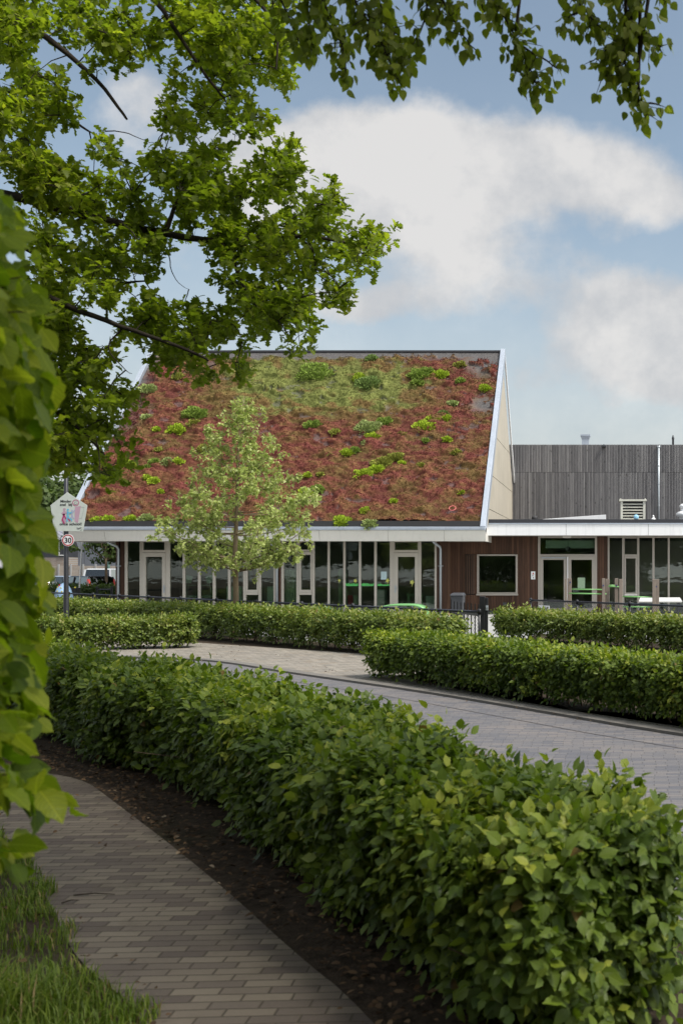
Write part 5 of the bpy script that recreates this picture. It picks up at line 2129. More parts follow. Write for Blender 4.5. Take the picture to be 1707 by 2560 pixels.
def near_shrub():
    g = np.random.default_rng(44)
    s = thing('hornbeam_shrub', (-2.5, 2.75, 0), 'tall hornbeam shrub with big ribbed leaves at the left picture edge, close to the viewer', 'shrub')
    D0 = 2.6
    ys = [430, 470, 560, 660, 760, 880, 1000, 1120, 1250, 1350, 1450, 1560, 1640, 1720, 1800, 1880, 1960, 2060, 2140, 2200, 2260]
    xs = [50, 88, 96, 92, 136, 156, 168, 148, 120, 150, 140, 172, 165, 112, 155, 96, 175, 200, 120, 105, 30]
    n = 820
    py = g.uniform(440, 2230, n)
    bx = np.interp(py, ys, xs) + 14 * np.sin(py / 31.0)
    dep = g.uniform(0, 1, n) ** 1.6 * 1.25
    D = D0 + g.normal(0, .16, n)
    edge = (bx - 26 - HX) / F * D0
    x = edge - dep
    z = CH - (py - HY) / F * D0
    z += g.normal(0, .03, n)
    base = np.stack([x - .10, D, z + .02], 1)
    sd = np.stack([np.full(n, .9), g.normal(-.15, .5, n), g.normal(-.12, .35, n)], 1)
    P_, D_, N_, S_, I_ = shoots_to_leaves(base, sd, np.stack([g.normal(.45, .9, n), g.normal(-.1, .9, n), np.full(n, .75)], 1), g, 4, np.full(n, .13), .076, .95, .55, .4)
    tip = P_ + norm(D_) * S_[:, None]
    mid_ = P_ + norm(D_) * S_[:, None] * .5
    fx, fy = HX + F * P_[:, 0] / P_[:, 1], HY - F * (P_[:, 2] - CH) / P_[:, 1]
    gx = HX + F * tip[:, 0] / tip[:, 1]
    gy = HY - F * (tip[:, 2] - CH) / tip[:, 1]
    hx = HX + F * mid_[:, 0] / mid_[:, 1] + F * S_ / mid_[:, 1] * .25
    keep = (np.maximum(np.maximum(fx, gx), hx) < np.interp(gy, ys, xs) + 14 - 40 * g.random(len(gy)) ** 1.5) & (gy < 2235) & (gy > 425)
    P_, D_, N_, S_ = P_[keep], D_[keep], N_[keep], S_[keep]
    tint = np.clip(g.normal(.52, .3, len(P_)), 0, 1)
    leaf_mesh('foliage', P_, D_, N_, S_, T_BEECH_FINE, M['leaf_near'], s, tint, g, .88, veins=True)
    paths = []
    for k in range(5):
        x0 = -2.5 + g.normal(0, .12)
        y0 = 2.75 + g.normal(0, .1)
        paths.append(([(x0, y0, 0), (x0 + .1, y0, .9), (x0 + g.normal(.2, .15), y0 + g.normal(0, .1), 1.9), (x0 + g.normal(.3, .2), y0, 2.8)], [.03, .024, .016, .006]))
    for i in range(0, n, 5):
        if HX + F * (base[i, 0] + .06) / base[i, 1] > np.interp(py[i], ys, xs) - 45:
            continue
        a = np.array([-2.4 + g.normal(0, .1), 2.75, base[i, 2] - .15])
        paths.append(([a, (a + base[i]) / 2 + g.normal(0, .03, 3), base[i] + np.array([.06, 0, 0])], [.006, .004, .002]))
    tubes_np('branches', paths, M['bark'], s, 5)


near_shrub()


def young_tree():
    g = np.random.default_rng(52)
    bx, by = X(589, 29.4), 29.4
    t = thing('young_plane_tree', (bx, by, 0), 'young slender plane tree with pale green leaves in front of the red roof', 'tree')
    b = MB()
    trunk = [(bx, by, -.1), (bx + .01, by, 1.2), (bx - .01, by, 2.3), (bx + .04, by, 3.6), (bx + .06, by, 4.8), (bx + .14, by, 5.8), (bx + .24, by, 6.45)]
    b.tube(trunk, [.085, .075, .062, .045, .03, .016, .006], 10)
    b.build('trunk', M['bark_pale'], t, smooth=True)
    zs = [1.95, 2.4, 3.1, 3.8, 4.4, 5.2, 5.9, 6.5]
    rs = [1.0, 1.8, 2.3, 2.1, 1.55, 1.0, .5, .12]
    tp, tc_ = polyline(trunk)
    paths, C = [], []
    nb = 64
    for i in range(nb):
        zt = 2.05 + 4.25 * ((i + .5) / nb) ** 1.02                     # tip height
        az = i * 2.39996 + g.normal(0, .25)
        r = np.interp(zt, zs, rs) * g.uniform(.72, 1.12) * (1 + .10 * math.cos(az))
        zb = max(1.75, zt - r * g.uniform(.15, .5))
        x_t = np.interp(zb, [q[2] for q in trunk], [q[0] for q in trunk])
        a = np.array([x_t, by, zb])
        e = np.array([x_t + math.cos(az) * r, by + math.sin(az) * r, zt])
        mid = (a + e) / 2 + np.array([0, 0, -.08 * r]) + g.normal(0, .05, 3)
        c = smooth_poly([a, mid, e], 2)
        r0 = .024 * (1 - .7 * i / nb)
        paths.append((c, np.linspace(r0, .004, len(c)).tolist()))
        pp, cum = polyline(c)
        k = max(3, int(r * 6.5))
        for f in np.linspace(.38, 1.0, k):
            q_, tn = along(pp, cum, np.array([cum[-1] * f * .999]))
            o_ = g.normal(0, .16, 3) * (1.15 - .4 * f)
            cc = q_[0] + o_
            C.append(cc)
            paths.append(([q_[0], cc], [.006, .003]))
    P_, D_, N_, S_, tw = clusters_to_leaves(C, g, 5, 6, .22, .09, droop=.35)
    tubes_np('branches', paths + tw, M['bark_pale'], t, 4)
    tint = np.clip(g.normal(.5, .24, len(P_)), 0, 1)
    leaf_mesh('crown', P_, D_, N_, S_, T_MAPLE, M['leaf_young'], t, tint, g, 1.0)


young_tree()


def blob_tree(name, label, loc, height, zc, rad, n, leaf, seed, cat='tree', trunk_r=.25, mat='leaf_far', lumps=16, group=None, tpl=T_SMALL):
    g = np.random.default_rng(seed)
    t = thing(name, loc, label, cat, group)
    b = MB()
    x, y = loc[0], loc[1]
    b.tube([(x, y, -.1), (x + .03, y, zc * .4), (x, y, zc)], [trunk_r, trunk_r * .75, trunk_r * .4], 10)
    b.build('trunk', M['bark'], t, smooth=True)
    # crown as many lumps of leaves
    rz = height - zc
    cen, rr = [], []
    for i in range(lumps):
        d_ = norm(g.normal(0, 1, 3))
        if d_[2] < -.6:
            d_[2] *= -.5
        f = g.uniform(.35, .85)
        cen.append(np.array([x, y, zc]) + d_ * f * np.array([rad, rad, rz]))
        rr.append(g.uniform(.28, .5) * rad)
    cen, rr = np.array(cen), np.array(rr)
    k = g.integers(0, lumps, n)
    d_ = norm(g.normal(0, 1, (n, 3)))
    d_[:, 2] = np.where(d_[:, 2] < -.5, d_[:, 2] * .5, d_[:, 2])
    P_ = cen[k] + d_ * (rr[k] * g.uniform(.7, 1.05, n))[:, None]
    N_ = d_ + np.array([0, 0, .6]) + g.normal(0, .4, (n, 3))
    D_ = np.cross(d_, g.normal(0, 1, (n, 3)))
    D_[:, 2] -= .2
    tint = np.clip(.35 + g.normal(0, .16, n) + (g.random(lumps) * .35)[k] - .1, 0, 1)
    leaf_mesh('crown', P_, D_, N_, leaf * g.uniform(.6, 1.3, n), tpl, M[mat], t, tint, g, 1.3)
    paths = []
    for c in cen:
        a = np.array([x, y, zc * .75])
        paths.append(([a, (a + c) / 2 + g.normal(0, .1, 3), c], [trunk_r * .35, trunk_r * .2, .02]))
    tubes_np('branches', paths, M['bark'], t, 5)
    return t


D_ = 92
blob_tree('broadleaf_tree', 'broad green tree far behind the car park, left of the red roof', (X(165, D_), D_, 0), Z(1152, D_), 5.6, 4.0, 9000, .42, 61, lumps=22)
blob_tree('broadleaf_tree', 'darker tree behind the sign at the far left edge', (X(20, 84), 84, 0), 11.5, 5.5, 3.8, 7000, .42, 62, lumps=18)
D_ = 58
blob_tree('parking_lime_tree', 'small trimmed street tree on a bare trunk among the parked cars', (X(265, D_), D_, 0), 4.6, 3.1, 1.75, 3800, .17, 63, trunk_r=.10, lumps=16)

# the wood across the lane behind the viewer, which the windows mirror
g_ = np.random.default_rng(71)
n_ = 46000
xx_ = g_.uniform(-52, 9, n_)
top_ = 10 + 8 * fbm(xx_ * .12, xx_ * 0 + 2, 3)
zz_ = g_.uniform(0.1, 1, n_) ** .8 * top_
yy_ = -11 + 3.0 * (fbm(xx_ * .3 + 4, zz_ * .35, 3) - .5) * 2 + g_.uniform(-1.5, 0, n_)
pos_ = np.stack([xx_, yy_, zz_], 1)
N_ = np.stack([g_.normal(0, .5, n_), g_.uniform(.2, 1, n_), g_.uniform(.1, .9, n_)], 1)
D_ = norm(np.cross(N_, g_.normal(0, 1, (n_, 3))))
tint_ = np.clip(fbm(xx_ * .5, zz_ * .6, 3) + g_.normal(0, .12, n_), 0, 1)
o_ = leaf_mesh('woods', pos_, D_, N_, g_.uniform(.4, .75, n_), T_SMALL, M['leaf_far'], None, tint_, g_, 1.5)
tag(o_, 'band of dark green woodland across the lane, mirrored in the school windows', 'woods', kind='stuff')


# unseen shrub row, added to block sky light from the left and behind
def unseen_shrubs():
    g = np.random.default_rng(81)
    line = smooth_poly([(-11.5, 10.4), (-8.2, 8.3), (-6.0, 6.4), (-5.0, 4.4), (-4.8, 1.6), (-3.8, -1.6), (-.5, -3.6), (3.4, -4.0)], 2)
    p, cum = polyline(line)
    n = 34000
    pos, tan = along(p, cum, g.uniform(0, cum[-1], n))
    nl = np.stack([-tan[:, 1], tan[:, 0]], 1)
    top = 2.2 + 1.6 * fbm(pos[:, 0] * .7, pos[:, 1] * .7 + 4, 3)
    z = g.uniform(.1, 1, n) ** .8 * top
    off = g.normal(0, .42, n) * (1.1 - .35 * z / top)
    V = np.stack([pos[:, 0] + nl[:, 0] * off, pos[:, 1] + nl[:, 1] * off, z], 1)
    fx, fy = HX + F * V[:, 0] / np.maximum(V[:, 1], .05), HY - F * (V[:, 2] - CH) / np.maximum(V[:, 1], .05)
    ok = ~((V[:, 1] > .1) & (fx > -70) & (fx < 1780))
    V = V[ok]
    n = len(V)
    N_ = np.stack([g.normal(0, .5, n), g.normal(0, .5, n), g.uniform(.2, 1, n)], 1)
    D_ = norm(np.cross(N_, g.normal(0, 1, (n, 3))))
    o = leaf_mesh('unseen_shrubs', V, D_, N_, .15 * g.uniform(.6, 1.3, n), T_SMALL, M['leaf_far'], None, np.clip(g.normal(.4, .2, n), 0, 1), g, 1.4)
    tag(o, 'unseen shrubs added left of the brick path to block sky light', 'unseen_shrubs', kind='stuff')


unseen_shrubs()

# ================================================================== FENCES AND GATE
def mesh_fence(a, c, h, label, post_gap=2.45, seed=1):
    a, c = Vector((*a, 0)), Vector((*c, 0))
    f = thing('mesh_fence', a, label, 'fence')
    t = (c - a).normalized()
    L = (c - a).length
    n = max(1, round(L / post_gap))
    for i in range(n + 1):
        p = a + t * (L * i / n)
        b = MB()
        b.tube([(p.x, p.y, 0), (p.x, p.y, h - .02)], .03, 10)
        b.lathe((p.x, p.y, h - .04), [(.042, 0), (.042, .09), (.02, .105)], 10)
        b.build('post', M['black'], f, smooth=True)
    b = MB()
    b.tube([(a.x, a.y, h), (c.x, c.y, h)], .024, 8)
    # binding wire wound round the rail
    k = int(L / .055)
    w_ = []
    up = Vector((0, 0, 1))
    sd = t.cross(up)
    for i in range(k * 4):
        q = a + t * (L * i / (k * 4))
        an = i * math.pi / 2
        w_.append((q.x + sd.x * .027 * math.cos(an), q.y + sd.y * .027 * math.cos(an), h + .027 * math.sin(an)))
    b.tube(w_, .006, 3)
    b.build('rail', M['rail'], f, smooth=True)
    # chain link
    b = MB()
    step = .075
    hh = h - .05
    i = -int(hh / step) - 1
    while i * step < L:
        for sg in (0, 1):
            s0, s1 = i * step, i * step + hh
            z0, z1 = .05, h
            if s0 < 0:
                z0 += -s0
                s0 = 0
            if s1 > L:
                z1 -= s1 - L
                s1 = L
            if s1 - s0 > .05:
                p, q = (a + t * s0, a + t * s1) if not sg else (c - t * s0, c - t * s1)
                b.tube([(p.x, p.y, z0), (q.x, q.y, z1)], .0026, 3, cap=False)
        i += 1
    b.build('chain_link', M['rail'], f)
    return f


M['rail'] = plain('coated_rail', (.022, .026, .038), .32, .1, .15, 6)
mesh_fence((-21.2, 41.6), (-2.62, 22.35), .95, 'long black chain-link fence running left from the gate behind the hedge')
mesh_fence((-2.19, 31.0), (4.6, 22.2), .95, 'black chain-link fence in front of the climbing bars, right of the gate opening')


def gate():
    g = thing('gate', (-2.5, 22.4, 0), 'black barred metal gate folded open beside a thick square post', 'gate')
    px, py = X(1205, 22.4), 22.4
    b = MB()
    b.box(px - .055, px + .055, py - .055, py + .055, 0, Z(1491, 22.4))
    b.build('gate_post', M['black'], g, bevel=.006)
    b = MB()
    b.box(px + .06, px + .115, py - .03, py + .03, .08, Z(1494.5, 22.4))
    b.build('lock_stile', M['black'], g, bevel=.004)
    b = MB()
    z = Z(1518, 22.4)
    b.box(px + .075, px + .125, py - .075, py - .032, z - .06, z + .04)
    b.tube([(px + .10, py - .12, z), (px + .10, py - .07, z)], .018, 10)
    b.build('lock', M['galv'], g)
    # open leaf standing behind the fence line
    a, c = Vector((px - .06, py + .06, 0)), Vector((X(1125, 25.0), 25.0, 0))
    t = (c - a)
    zt, zb = 1.10, .12
    for z in (.88, .2):
        b = MB()
        b.bar(a + Vector((0, 0, z)), c + Vector((0, 0, z)), .04, .06)
        b.build('gate_rail', M['black'], g)
    n = 8
    for i in range(n + 1):
        p = a + t * ((i + .25) / (n + .5))
        b = MB()
        b.box(p.x - .011, p.x + .011, p.y - .011, p.y + .011, zb, zt if i not in (n,) else zt + .04)
        b.build('gate_bar', M['black'], g)


gate()


def wheelie_bin():
    D = 33
    x = X(1144, D)
    w = thing('wheelie_bin', (x, D, 0), 'dark grey wheelie bin by the brown wall behind the gate', 'bin')
    b = MB()
    zt = Z(1489, D)
    b.hexa([(x - .15, D - .18, .06), (x + .15, D - .18, .06), (x + .15, D + .2, .06), (x - .15, D + .2, .06), (x - .19, D - .25, zt), (x + .19, D - .25, zt), (x + .19, D + .26, zt), (x - .19, D + .26, zt)])
    b.build('body', M['darkgrey'], w, bevel=.02)
    b = MB()
    b.hexa([(x - .215, D - .28, zt + .002), (x + .215, D - .28, zt + .002), (x + .215, D + .29, zt + .002), (x - .215, D + .29, zt + .002), (x - .17, D - .22, zt + .07), (x + .17, D - .22, zt + .07), (x + .17, D + .22, zt + .085), (x - .17, D + .22, zt + .085)])
    b.build('lid', M['darkgrey'], w, bevel=.015)
    for s in (-1, 1):
        b = MB()
        b.tube([(x + s * .17, D + .24, .09), (x + s * .21, D + .24, .09)], .09, 14)
        b.build('wheel', M['dark'], w)


wheelie_bin()


def txt(body, size, loc, mat, name, parent, rotx=90, ext=.001, off=0.0, sx=1.0, align='LEFT', rotz=0):
    c = bpy.data.curves.new('lettering', 'FONT')
    c.body = body
    c.size = size
    c.extrude = ext
    c.offset = off
    c.align_x = align
    o = bpy.data.objects.new('lettering', c)
    sc.collection.objects.link(o)
    dg = bpy.context.evaluated_depsgraph_get()
    me = bpy.data.meshes.new_from_object(o.evaluated_get(dg))
    bpy.data.objects.remove(o)
    R = Matrix.Translation(Vector(loc)) @ Matrix.Rotation(math.radians(rotz), 4, 'Z') @ Matrix.Rotation(math.radians(rotx), 4, 'X') @ Matrix.Diagonal((sx, 1, 1, 1))
    me.transform(Matrix.Translation(-ORG[parent.name]) @ R)
    me.materials.clear()
    me.materials.append(mat)
    q = bpy.data.objects.new(name, me)
    return link(q, parent)


def fence_plate():
    a, c = Vector((-2.19, 31.0)), Vector((4.6, 22.2))
    t = (c - a).normalized()
    p0 = a + t * .45
    p1 = a + t * .98
    nrm = Vector((t.y, -t.x))
    if nrm.y > 0:
        nrm = -nrm
    s = thing('fence_plate', (p0.x, p0.y, .6), 'small white plate lettered ABC tied to the mesh fence', 'sign')
    z0, z1 = .56, .82
    o = nrm * .04
    b = MB()
    b.hexa([(p0.x + o.x, p0.y + o.y, z0), (p1.x + o.x, p1.y + o.y, z0), (p1.x + o.x * .7, p1.y + o.y * .7, z0), (p0.x + o.x * .7, p0.y + o.y * .7, z0),
            (p0.x + o.x, p0.y + o.y, z1), (p1.x + o.x, p1.y + o.y, z1), (p1.x + o.x * .7, p1.y + o.y * .7, z1), (p0.x + o.x * .7, p0.y + o.y * .7, z1)])
    b.build('plate', M['sign_white'], s)
    q = p0 + t * .10 + nrm * .043
    txt('ABC', .17, (q.x + t.x * .06, q.y + t.y * .06, z0 + .10), M['ink'], 'lettering', s, rotz=math.degrees(math.atan2(t.y, t.x)), off=.003)
    b = MB()
    q0, q1, q2 = p0 + t * .07 + nrm * .043, p0 + t * .18 + nrm * .043, p0 + t * .48 + nrm * .043
    b.bar((q0.x, q0.y, z0 + .20), (q1.x, q1.y, z0 + .05), .004, .022)
    b.bar((q1.x, q1.y, z0 + .05), (q2.x, q2.y, z0 + .06), .004, .022)
    b.build('red_mark', M['red'], s)


fence_plate()

# ================================================================== LAMP POST AND SIGNS
LD = 28.6


def lamp_post():
    x = X(166.3, LD)
    p = thing('street_lamp', (x, LD, 0), 'dark grey street lamp column carrying two traffic signs', 'street lamp')
    b = MB()
    b.tube([(x, LD, 0), (x, LD, .05), (x, LD, 1.2), (x, LD, 1.3), (x, LD, 7.2)], [.075, .068, .068, .061, .045], 20)
    b.build('column', M['post_grey'], p, smooth=True)
    b = MB()
    b.tube([(x, LD, 7.2), (x + .05, LD - .1, 7.4), (x + .35, LD - .5, 7.45)], [.04, .035, .03], 10)
    b.build('arm', M['post_grey'], p, smooth=True)
    b = MB()
    b.hexa([(x + .25, LD - .6, 7.38), (x + .45, LD - .45, 7.38), (x + .8, LD - .9, 7.42), (x + .6, LD - 1.05, 7.42), (x + .25, LD - .6, 7.48), (x + .45, LD - .45, 7.48), (x + .8, LD - .9, 7.47), (x + .6, LD - 1.05, 7.47)])
    b.build('lamp_head', M['post_grey'], p, bevel=.02)


lamp_post()


def school_sign():
    D = LD - .095
    s = thing('school_sign', (X(170, D), D, Z(1328, D)), 'pentagon school sign with running children and a smiley, clamped to the lamp column', 'sign')

    def q(px, py, d=0.0):
        return (X(px, D), D - d, Z(py, D))
    S = lambda x, y: (130 + x * 110 / 1522, 1210 + y * 170 / 2352)      # close-up crop -> photo pixels
    b = MB()
    b.prism([q(168.7, 1230.5), q(218.8, 1263.5), q(208, 1328.3), q(136, 1327.3), q(127, 1263)], (0, .015, 0))
    b.build('plate', M['sign_face'], s)
    sz = 13.2 * D / F * .98
    txt('Minder', sz * .68, (X(S(300, 0)[0], D), D - .003, Z(S(0, 636)[1], D)), M['ink'], 'lettering', s, off=.0018, sx=1.08)
    for word, x0 in (('snel', 285), ('bij', 585)):
        txt(word, sz * .68, (X(S(x0, 0)[0], D), D - .003, Z(S(0, 752)[1], D)), M['ink'], 'lettering', s, off=.0018, sx=1.08)
    for word, x0 in (('onze', 275), ('school!', 610)):
        txt(word, sz * .72, (X(S(x0, 0)[0], D), D - .003, Z(S(0, 1424)[1], D)), M['ink'], 'lettering', s, off=.0018, sx=1.16)
    M['magenta'] = plain('magenta_paint', (.42, .05, .17), .5, 0, .05)
    M['sky_paint'] = plain('sky_paint', (.13, .47, .66), .5, 0, .05)
    M['lilac'] = plain('lilac_paint', (.40, .42, .58), .5, 0, .05)
    M['rose'] = plain('rose_paint', (.48, .32, .40), .5, 0, .05)

    def ring(cx, cy, r0, r1, mat, name, a0=0, a1=360, n=40, d=.003):
        b = MB()
        cx, cy = S(cx, cy)
        k = 110 / 1522
        for i in range(n):
            t0, t1 = math.radians(a0 + (a1 - a0) * i / n), math.radians(a0 + (a1 - a0) * (i + 1) / n)
            pl = [q(cx + math.cos(t) * r * k, cy + math.sin(t) * r * k, d) for t, r in ((t0, r0), (t1, r0), (t1, r1), (t0, r1))]
            b.prism(pl, (0, .002, 0))
        return b.build(name, mat, s)
    ring(832, 652, 90, 112, M['magenta'], 'smiley')
    ring(832, 650, 52, 64, M['ink'], 'smiley_mouth', 15, 165, 16)
    ring(803, 628, 1, 12, M['ink'], 'smiley_eye', 0, 360, 8)
    ring(848, 618, 1, 12, M['ink'], 'smiley_eye', 0, 360, 8)

    def shape(pts, mat, name, d=.003):
        b = MB()
        b.prism([q(*S(x, y), d) for x, y in pts], (0, .002, 0))
        return b.build(name, mat, s)
    shape([(808, 795), (1022, 760), (1005, 800), (912, 1355), (795, 1295)], M['rose'], 'door_drawing')
    M['grey_line'] = plain('grey_line', (.38, .42, .40), .5, 0, .05)
    fr = [(1022, 800), (1130, 805), (1040, 1190), (945, 1185)]
    for i in range(3):
        (x0, y0), (x1, y1) = fr[i], fr[i + 1]
        dx, dy = x1 - x0, y1 - y0
        ln = math.hypot(dx, dy)
        ox, oy = -dy / ln * 7, dx / ln * 7
        shape([(x0 - ox, y0 - oy), (x1 - ox, y1 - oy), (x1 + ox, y1 + oy), (x0 + ox, y0 + oy)], M['grey_line'], 'door_outline', .0035)

    def limb(pts, w_, mat, name='child_drawing', d=.004):
        b = MB()
        for (x0, y0), (x1, y1) in zip(pts[:-1], pts[1:]):
            dx, dy = x1 - x0, y1 - y0
            ln = math.hypot(dx, dy) + 1e-6
            ox, oy = -dy / ln * w_, dx / ln * w_
            ex, ey = dx / ln * w_ * .5, dy / ln * w_ * .5
            b.prism([q(*S(x0 - ox - ex, y0 - oy - ey), d), q(*S(x1 - ox + ex, y1 - oy + ey), d), q(*S(x1 + ox + ex, y1 + oy + ey), d), q(*S(x0 + ox - ex, y0 + oy - ey), d)], (0, .0015, 0))
            d += .0002
        return b

    def child(mat, body, head, hr, w_, d):
        b = MB()
        for k, ch in enumerate(body):
            m_ = limb(ch, w_ if k else w_ * 1.4, mat, d=d + k * .0006)
            o_ = len(b.v)
            b.v += m_.v
            b.f += [tuple(i + o_ for i in f) for f in m_.f]
        cx, cy = S(*head)
        k = 110 / 1522
        b.prism([q(cx + math.cos(t) * hr * k, cy + math.sin(t) * hr * k, d) for t in np.linspace(0, 2 * math.pi, 16, endpoint=False)], (0, .0015, 0))
        b.build('child_drawing', mat, s)
    child(M['rose'], [[(440, 960), (420, 1060)], [(420, 1060), (380, 1000)], [(440, 960), (520, 1000)], [(430, 1200), (470, 1310)]], (440, 880), 48, 34, .003)
    child(M['magenta'], [[(425, 1050), (430, 1120)], [(420, 1100), (370, 1240), (435, 1360)], [(440, 1090), (490, 1190), (600, 1215), (628, 1275)]], (425, 1060), 40, 24, .006)
    child(M['sky_paint'], [[(555, 960), (560, 1100)], [(560, 1090), (530, 1190), (540, 1300)], [(570, 1090), (610, 1190), (690, 1225), (700, 1280)], [(560, 970), (640, 1010), (690, 980)]], (565, 890), 36, 20, .008)
    child(M['lilac'], [[(705, 980), (705, 1090)], [(700, 1080), (680, 1170), (640, 1180)], [(715, 1080), (745, 1180), (790, 1190)], [(710, 990), (770, 960), (800, 900)], [(700, 990), (650, 1020), (600, 990)]], (708, 925), 32, 15, .005)
    # scribbled emblem in the corner
    b = MB()
    pts = [(870, 1500), (880, 1550), (920, 1560), (905, 1500), (935, 1540), (950, 1570), (985, 1530), (960, 1510), (940, 1545), (990, 1520), (1000, 1490), (1030, 1500), (1020, 1540), (990, 1530)]
    b.tube([q(*S(x, y), .003) for x, y in pts], .0028, 5)
    b.tube([q(*S(x, y), .003) for x, y in [(990, 1610), (1020, 1585), (1050, 1570), (1010, 1600)]], .003, 5)
    b.build('emblem', M['ink'], s)
    b = MB()
    for py in (1255, 1305):
        x = X(166.3, LD)
        b.box(x - .08, x + .08, D + .016, LD + .07, Z(py, D) - .02, Z(py, D) + .02)
    b.build('clamp', M['galv'], s)


school_sign()


def speed_sign():
    D = LD - .085
    cx, cz = X(170.6, D), Z(1350.5, D)
    s = thing('speed_sign', (cx, D, cz - .16), 'round speed limit sign with 30 in a red ring, below the pentagon sign', 'sign')
    R = 15.3 * D / F

    def disc(r, d, mat, name, r0=0):
        b = MB()
        n = 48
        if r0 == 0:
            b.prism([(cx + r * math.cos(t), D - d, cz + r * math.sin(t)) for t in np.linspace(0, 2 * math.pi, n, endpoint=False)], (0, .008, 0))
        else:
            for i in range(n):
                t0, t1 = 2 * math.pi * i / n, 2 * math.pi * (i + 1) / n
                b.prism([(cx + r_ * math.cos(t), D - d, cz + r_ * math.sin(t)) for t, r_ in ((t0, r0), (t1, r0), (t1, r), (t0, r))], (0, .002, 0))
        return b.build(name, mat, s)
    disc(R, 0, M['sign_white'], 'plate')
    disc(R * .92, .003, M['red'], 'red_ring', R * .76)
    txt('30', R * 1.20, (cx, D - .004, cz - R * .42), M['ink'], 'lettering', s, off=.003, align='CENTER', sx=1.0)
    b = MB()
    x = X(166.3, LD)
    b.box(x - .07, x + .07, D + .009, LD + .07, cz - .02, cz + .02)
    b.build('clamp', M['galv'], s)


speed_sign()

# ================================================================== PLAYGROUND
def climbing_bars():
    D = 36.0
    s = thing('climbing_bars', (X(1525, D), D, 0), 'row of square wooden posts joined by green climbing bars', 'play equipment')
    yo = [0, .25, 0, .3, .1, -.15, 0, .3]
    px = [(1411, 1416), (1417, 1427), (1503.5, 1512), (1513, 1522), (1535.5, 1544), (1546, 1555), (1629.5, 1638), (1638.8, 1647.5)]
    tops = [1446.5, 1445.5, 1446, 1447.5, 1446, 1447.5, 1448, 1448.5]
    for (a, b_), y, t in zip(px, yo, tops):
        b = MB()
        b.box(X(a, D), X(b_, D), D + y, D + y + .11, 0, Z(t, D))
        b.build('post', M['play_post'], s, bevel=.012)
    bars = [(1425, 1504, 1473.5, 1474.5, .3), (1421, 1515, 1483.5, 1485, .1), (1519, 1549, 1466, 1467, .1), (1514, 1537, 1463.5, 1464, .35), (1553, 1632, 1491.5, 1493, .1), (1553, 1632, 1517, 1518, .1)]
    for a, b_, y0, y1, o in bars:
        b = MB()
        b.tube([(X(a, D), D + o, Z(y0, D)), (X(b_, D), D + o, Z(y1, D))], .022, 10)
        b.build('bar', M['green_bar'], s, smooth=True)
    M['blue_cap'] = plain('blue_cap', (.02, .04, .16), .4, 0, .05)
    for a, y, o in ((1423.5, 1456, .24), (1507, 1464, -.01), (1640, 1467, .28), (1540, 1464, .08)):
        b = MB()
        b.tube([(X(a, D), D + o - .03, Z(y, D)), (X(a, D), D + o, Z(y, D))], .025, 10)
        b.build('bolt_cap', M['blue_cap'], s)


climbing_bars()


def picnic_table():
    D = 38.6
    s = thing('picnic_table', (X(1650, D), D, 0), 'white-topped table standing behind the climbing bar posts', 'table')
    z = Z(1500, D)
    b = MB()
    b.hexa([(X(1596, D), D, z - .08), (X(1704, D), D, z - .08), (X(1702, D), D + .8, z + .0), (X(1601, D), D + .8, z + .0), (X(1596, D), D, z - .04), (X(1704, D), D, z - .04), (X(1702, D), D + .8, z + .07), (X(1601, D), D + .8, z + .07)])
    b.build('table_top', M['white_paint'], s)
    for px_ in (1606, 1696):
        for y in (D + .1, D + .7):
            b = MB()
            b.box(X(px_, D) - .04, X(px_, D) + .04, y - .04, y + .04, 0, z - .07)
            b.build('leg', M['darkgrey'], s)
    b = MB()
    b.box(X(1604, D), X(1698, D), D + .3, D + .5, .25, .32)
    b.build('stretcher', M['darkgrey'], s)


picnic_table()


def green_arch():
    D = 36.5
    M['play_green'] = plain('play_green', (.17, .40, .15), .35, 0, .06, 5)
    x0, x1 = X(938, D), X(1068, D)
    zt = Z(1510.5, D)
    t = thing('play_tunnel', ((x0 + x1) / 2, D, 0), 'low green plastic arch in the yard behind the fence rail', 'play equipment')
    n = 24
    b = MB()
    prof = []
    for i in range(n + 1):
        a = math.pi * i / n
        cx = math.copysign(abs(math.cos(a)) ** .55, math.cos(a))
        prof.append(((x0 + x1) / 2 - cx * (x1 - x0) / 2, zt * max(math.sin(a), 0) ** .6))
    for k, (x, z) in enumerate(prof):
        b.v += [(x, D, z), (x, D + .9, z), (x, D, max(z - .06, 0)), (x, D + .9, max(z - .06, 0))]
    for i in range(n):
        a, c = 4 * i, 4 * i + 4
        b.f += [(a, c, c + 1, a + 1), (a + 2, a + 3, c + 3, c + 2), (a, a + 2, c + 2, c), (a + 1, c + 1, c + 3, a + 3)]
    b.build('shell', M['play_green'], t, smooth=True)
    D = 35.0
    x0, x1 = X(762, D), X(821, D)
    t = thing('play_bench', ((x0 + x1) / 2, D, 0), 'small green plastic bench in the yard left of the green arch', 'bench')
    z = Z(1518, D)
    b = MB()
    b.box(x0, x1, D, D + .35, z - .06, z)
    b.build('seat', M['play_green'], t, bevel=.015)
    for x in (x0 + .08, x1 - .08):
        b = MB()
        b.box(x - .04, x + .04, D + .03, D + .32, 0, z - .06)
        b.build('leg', M['play_green'], t, bevel=.01)


green_arch()


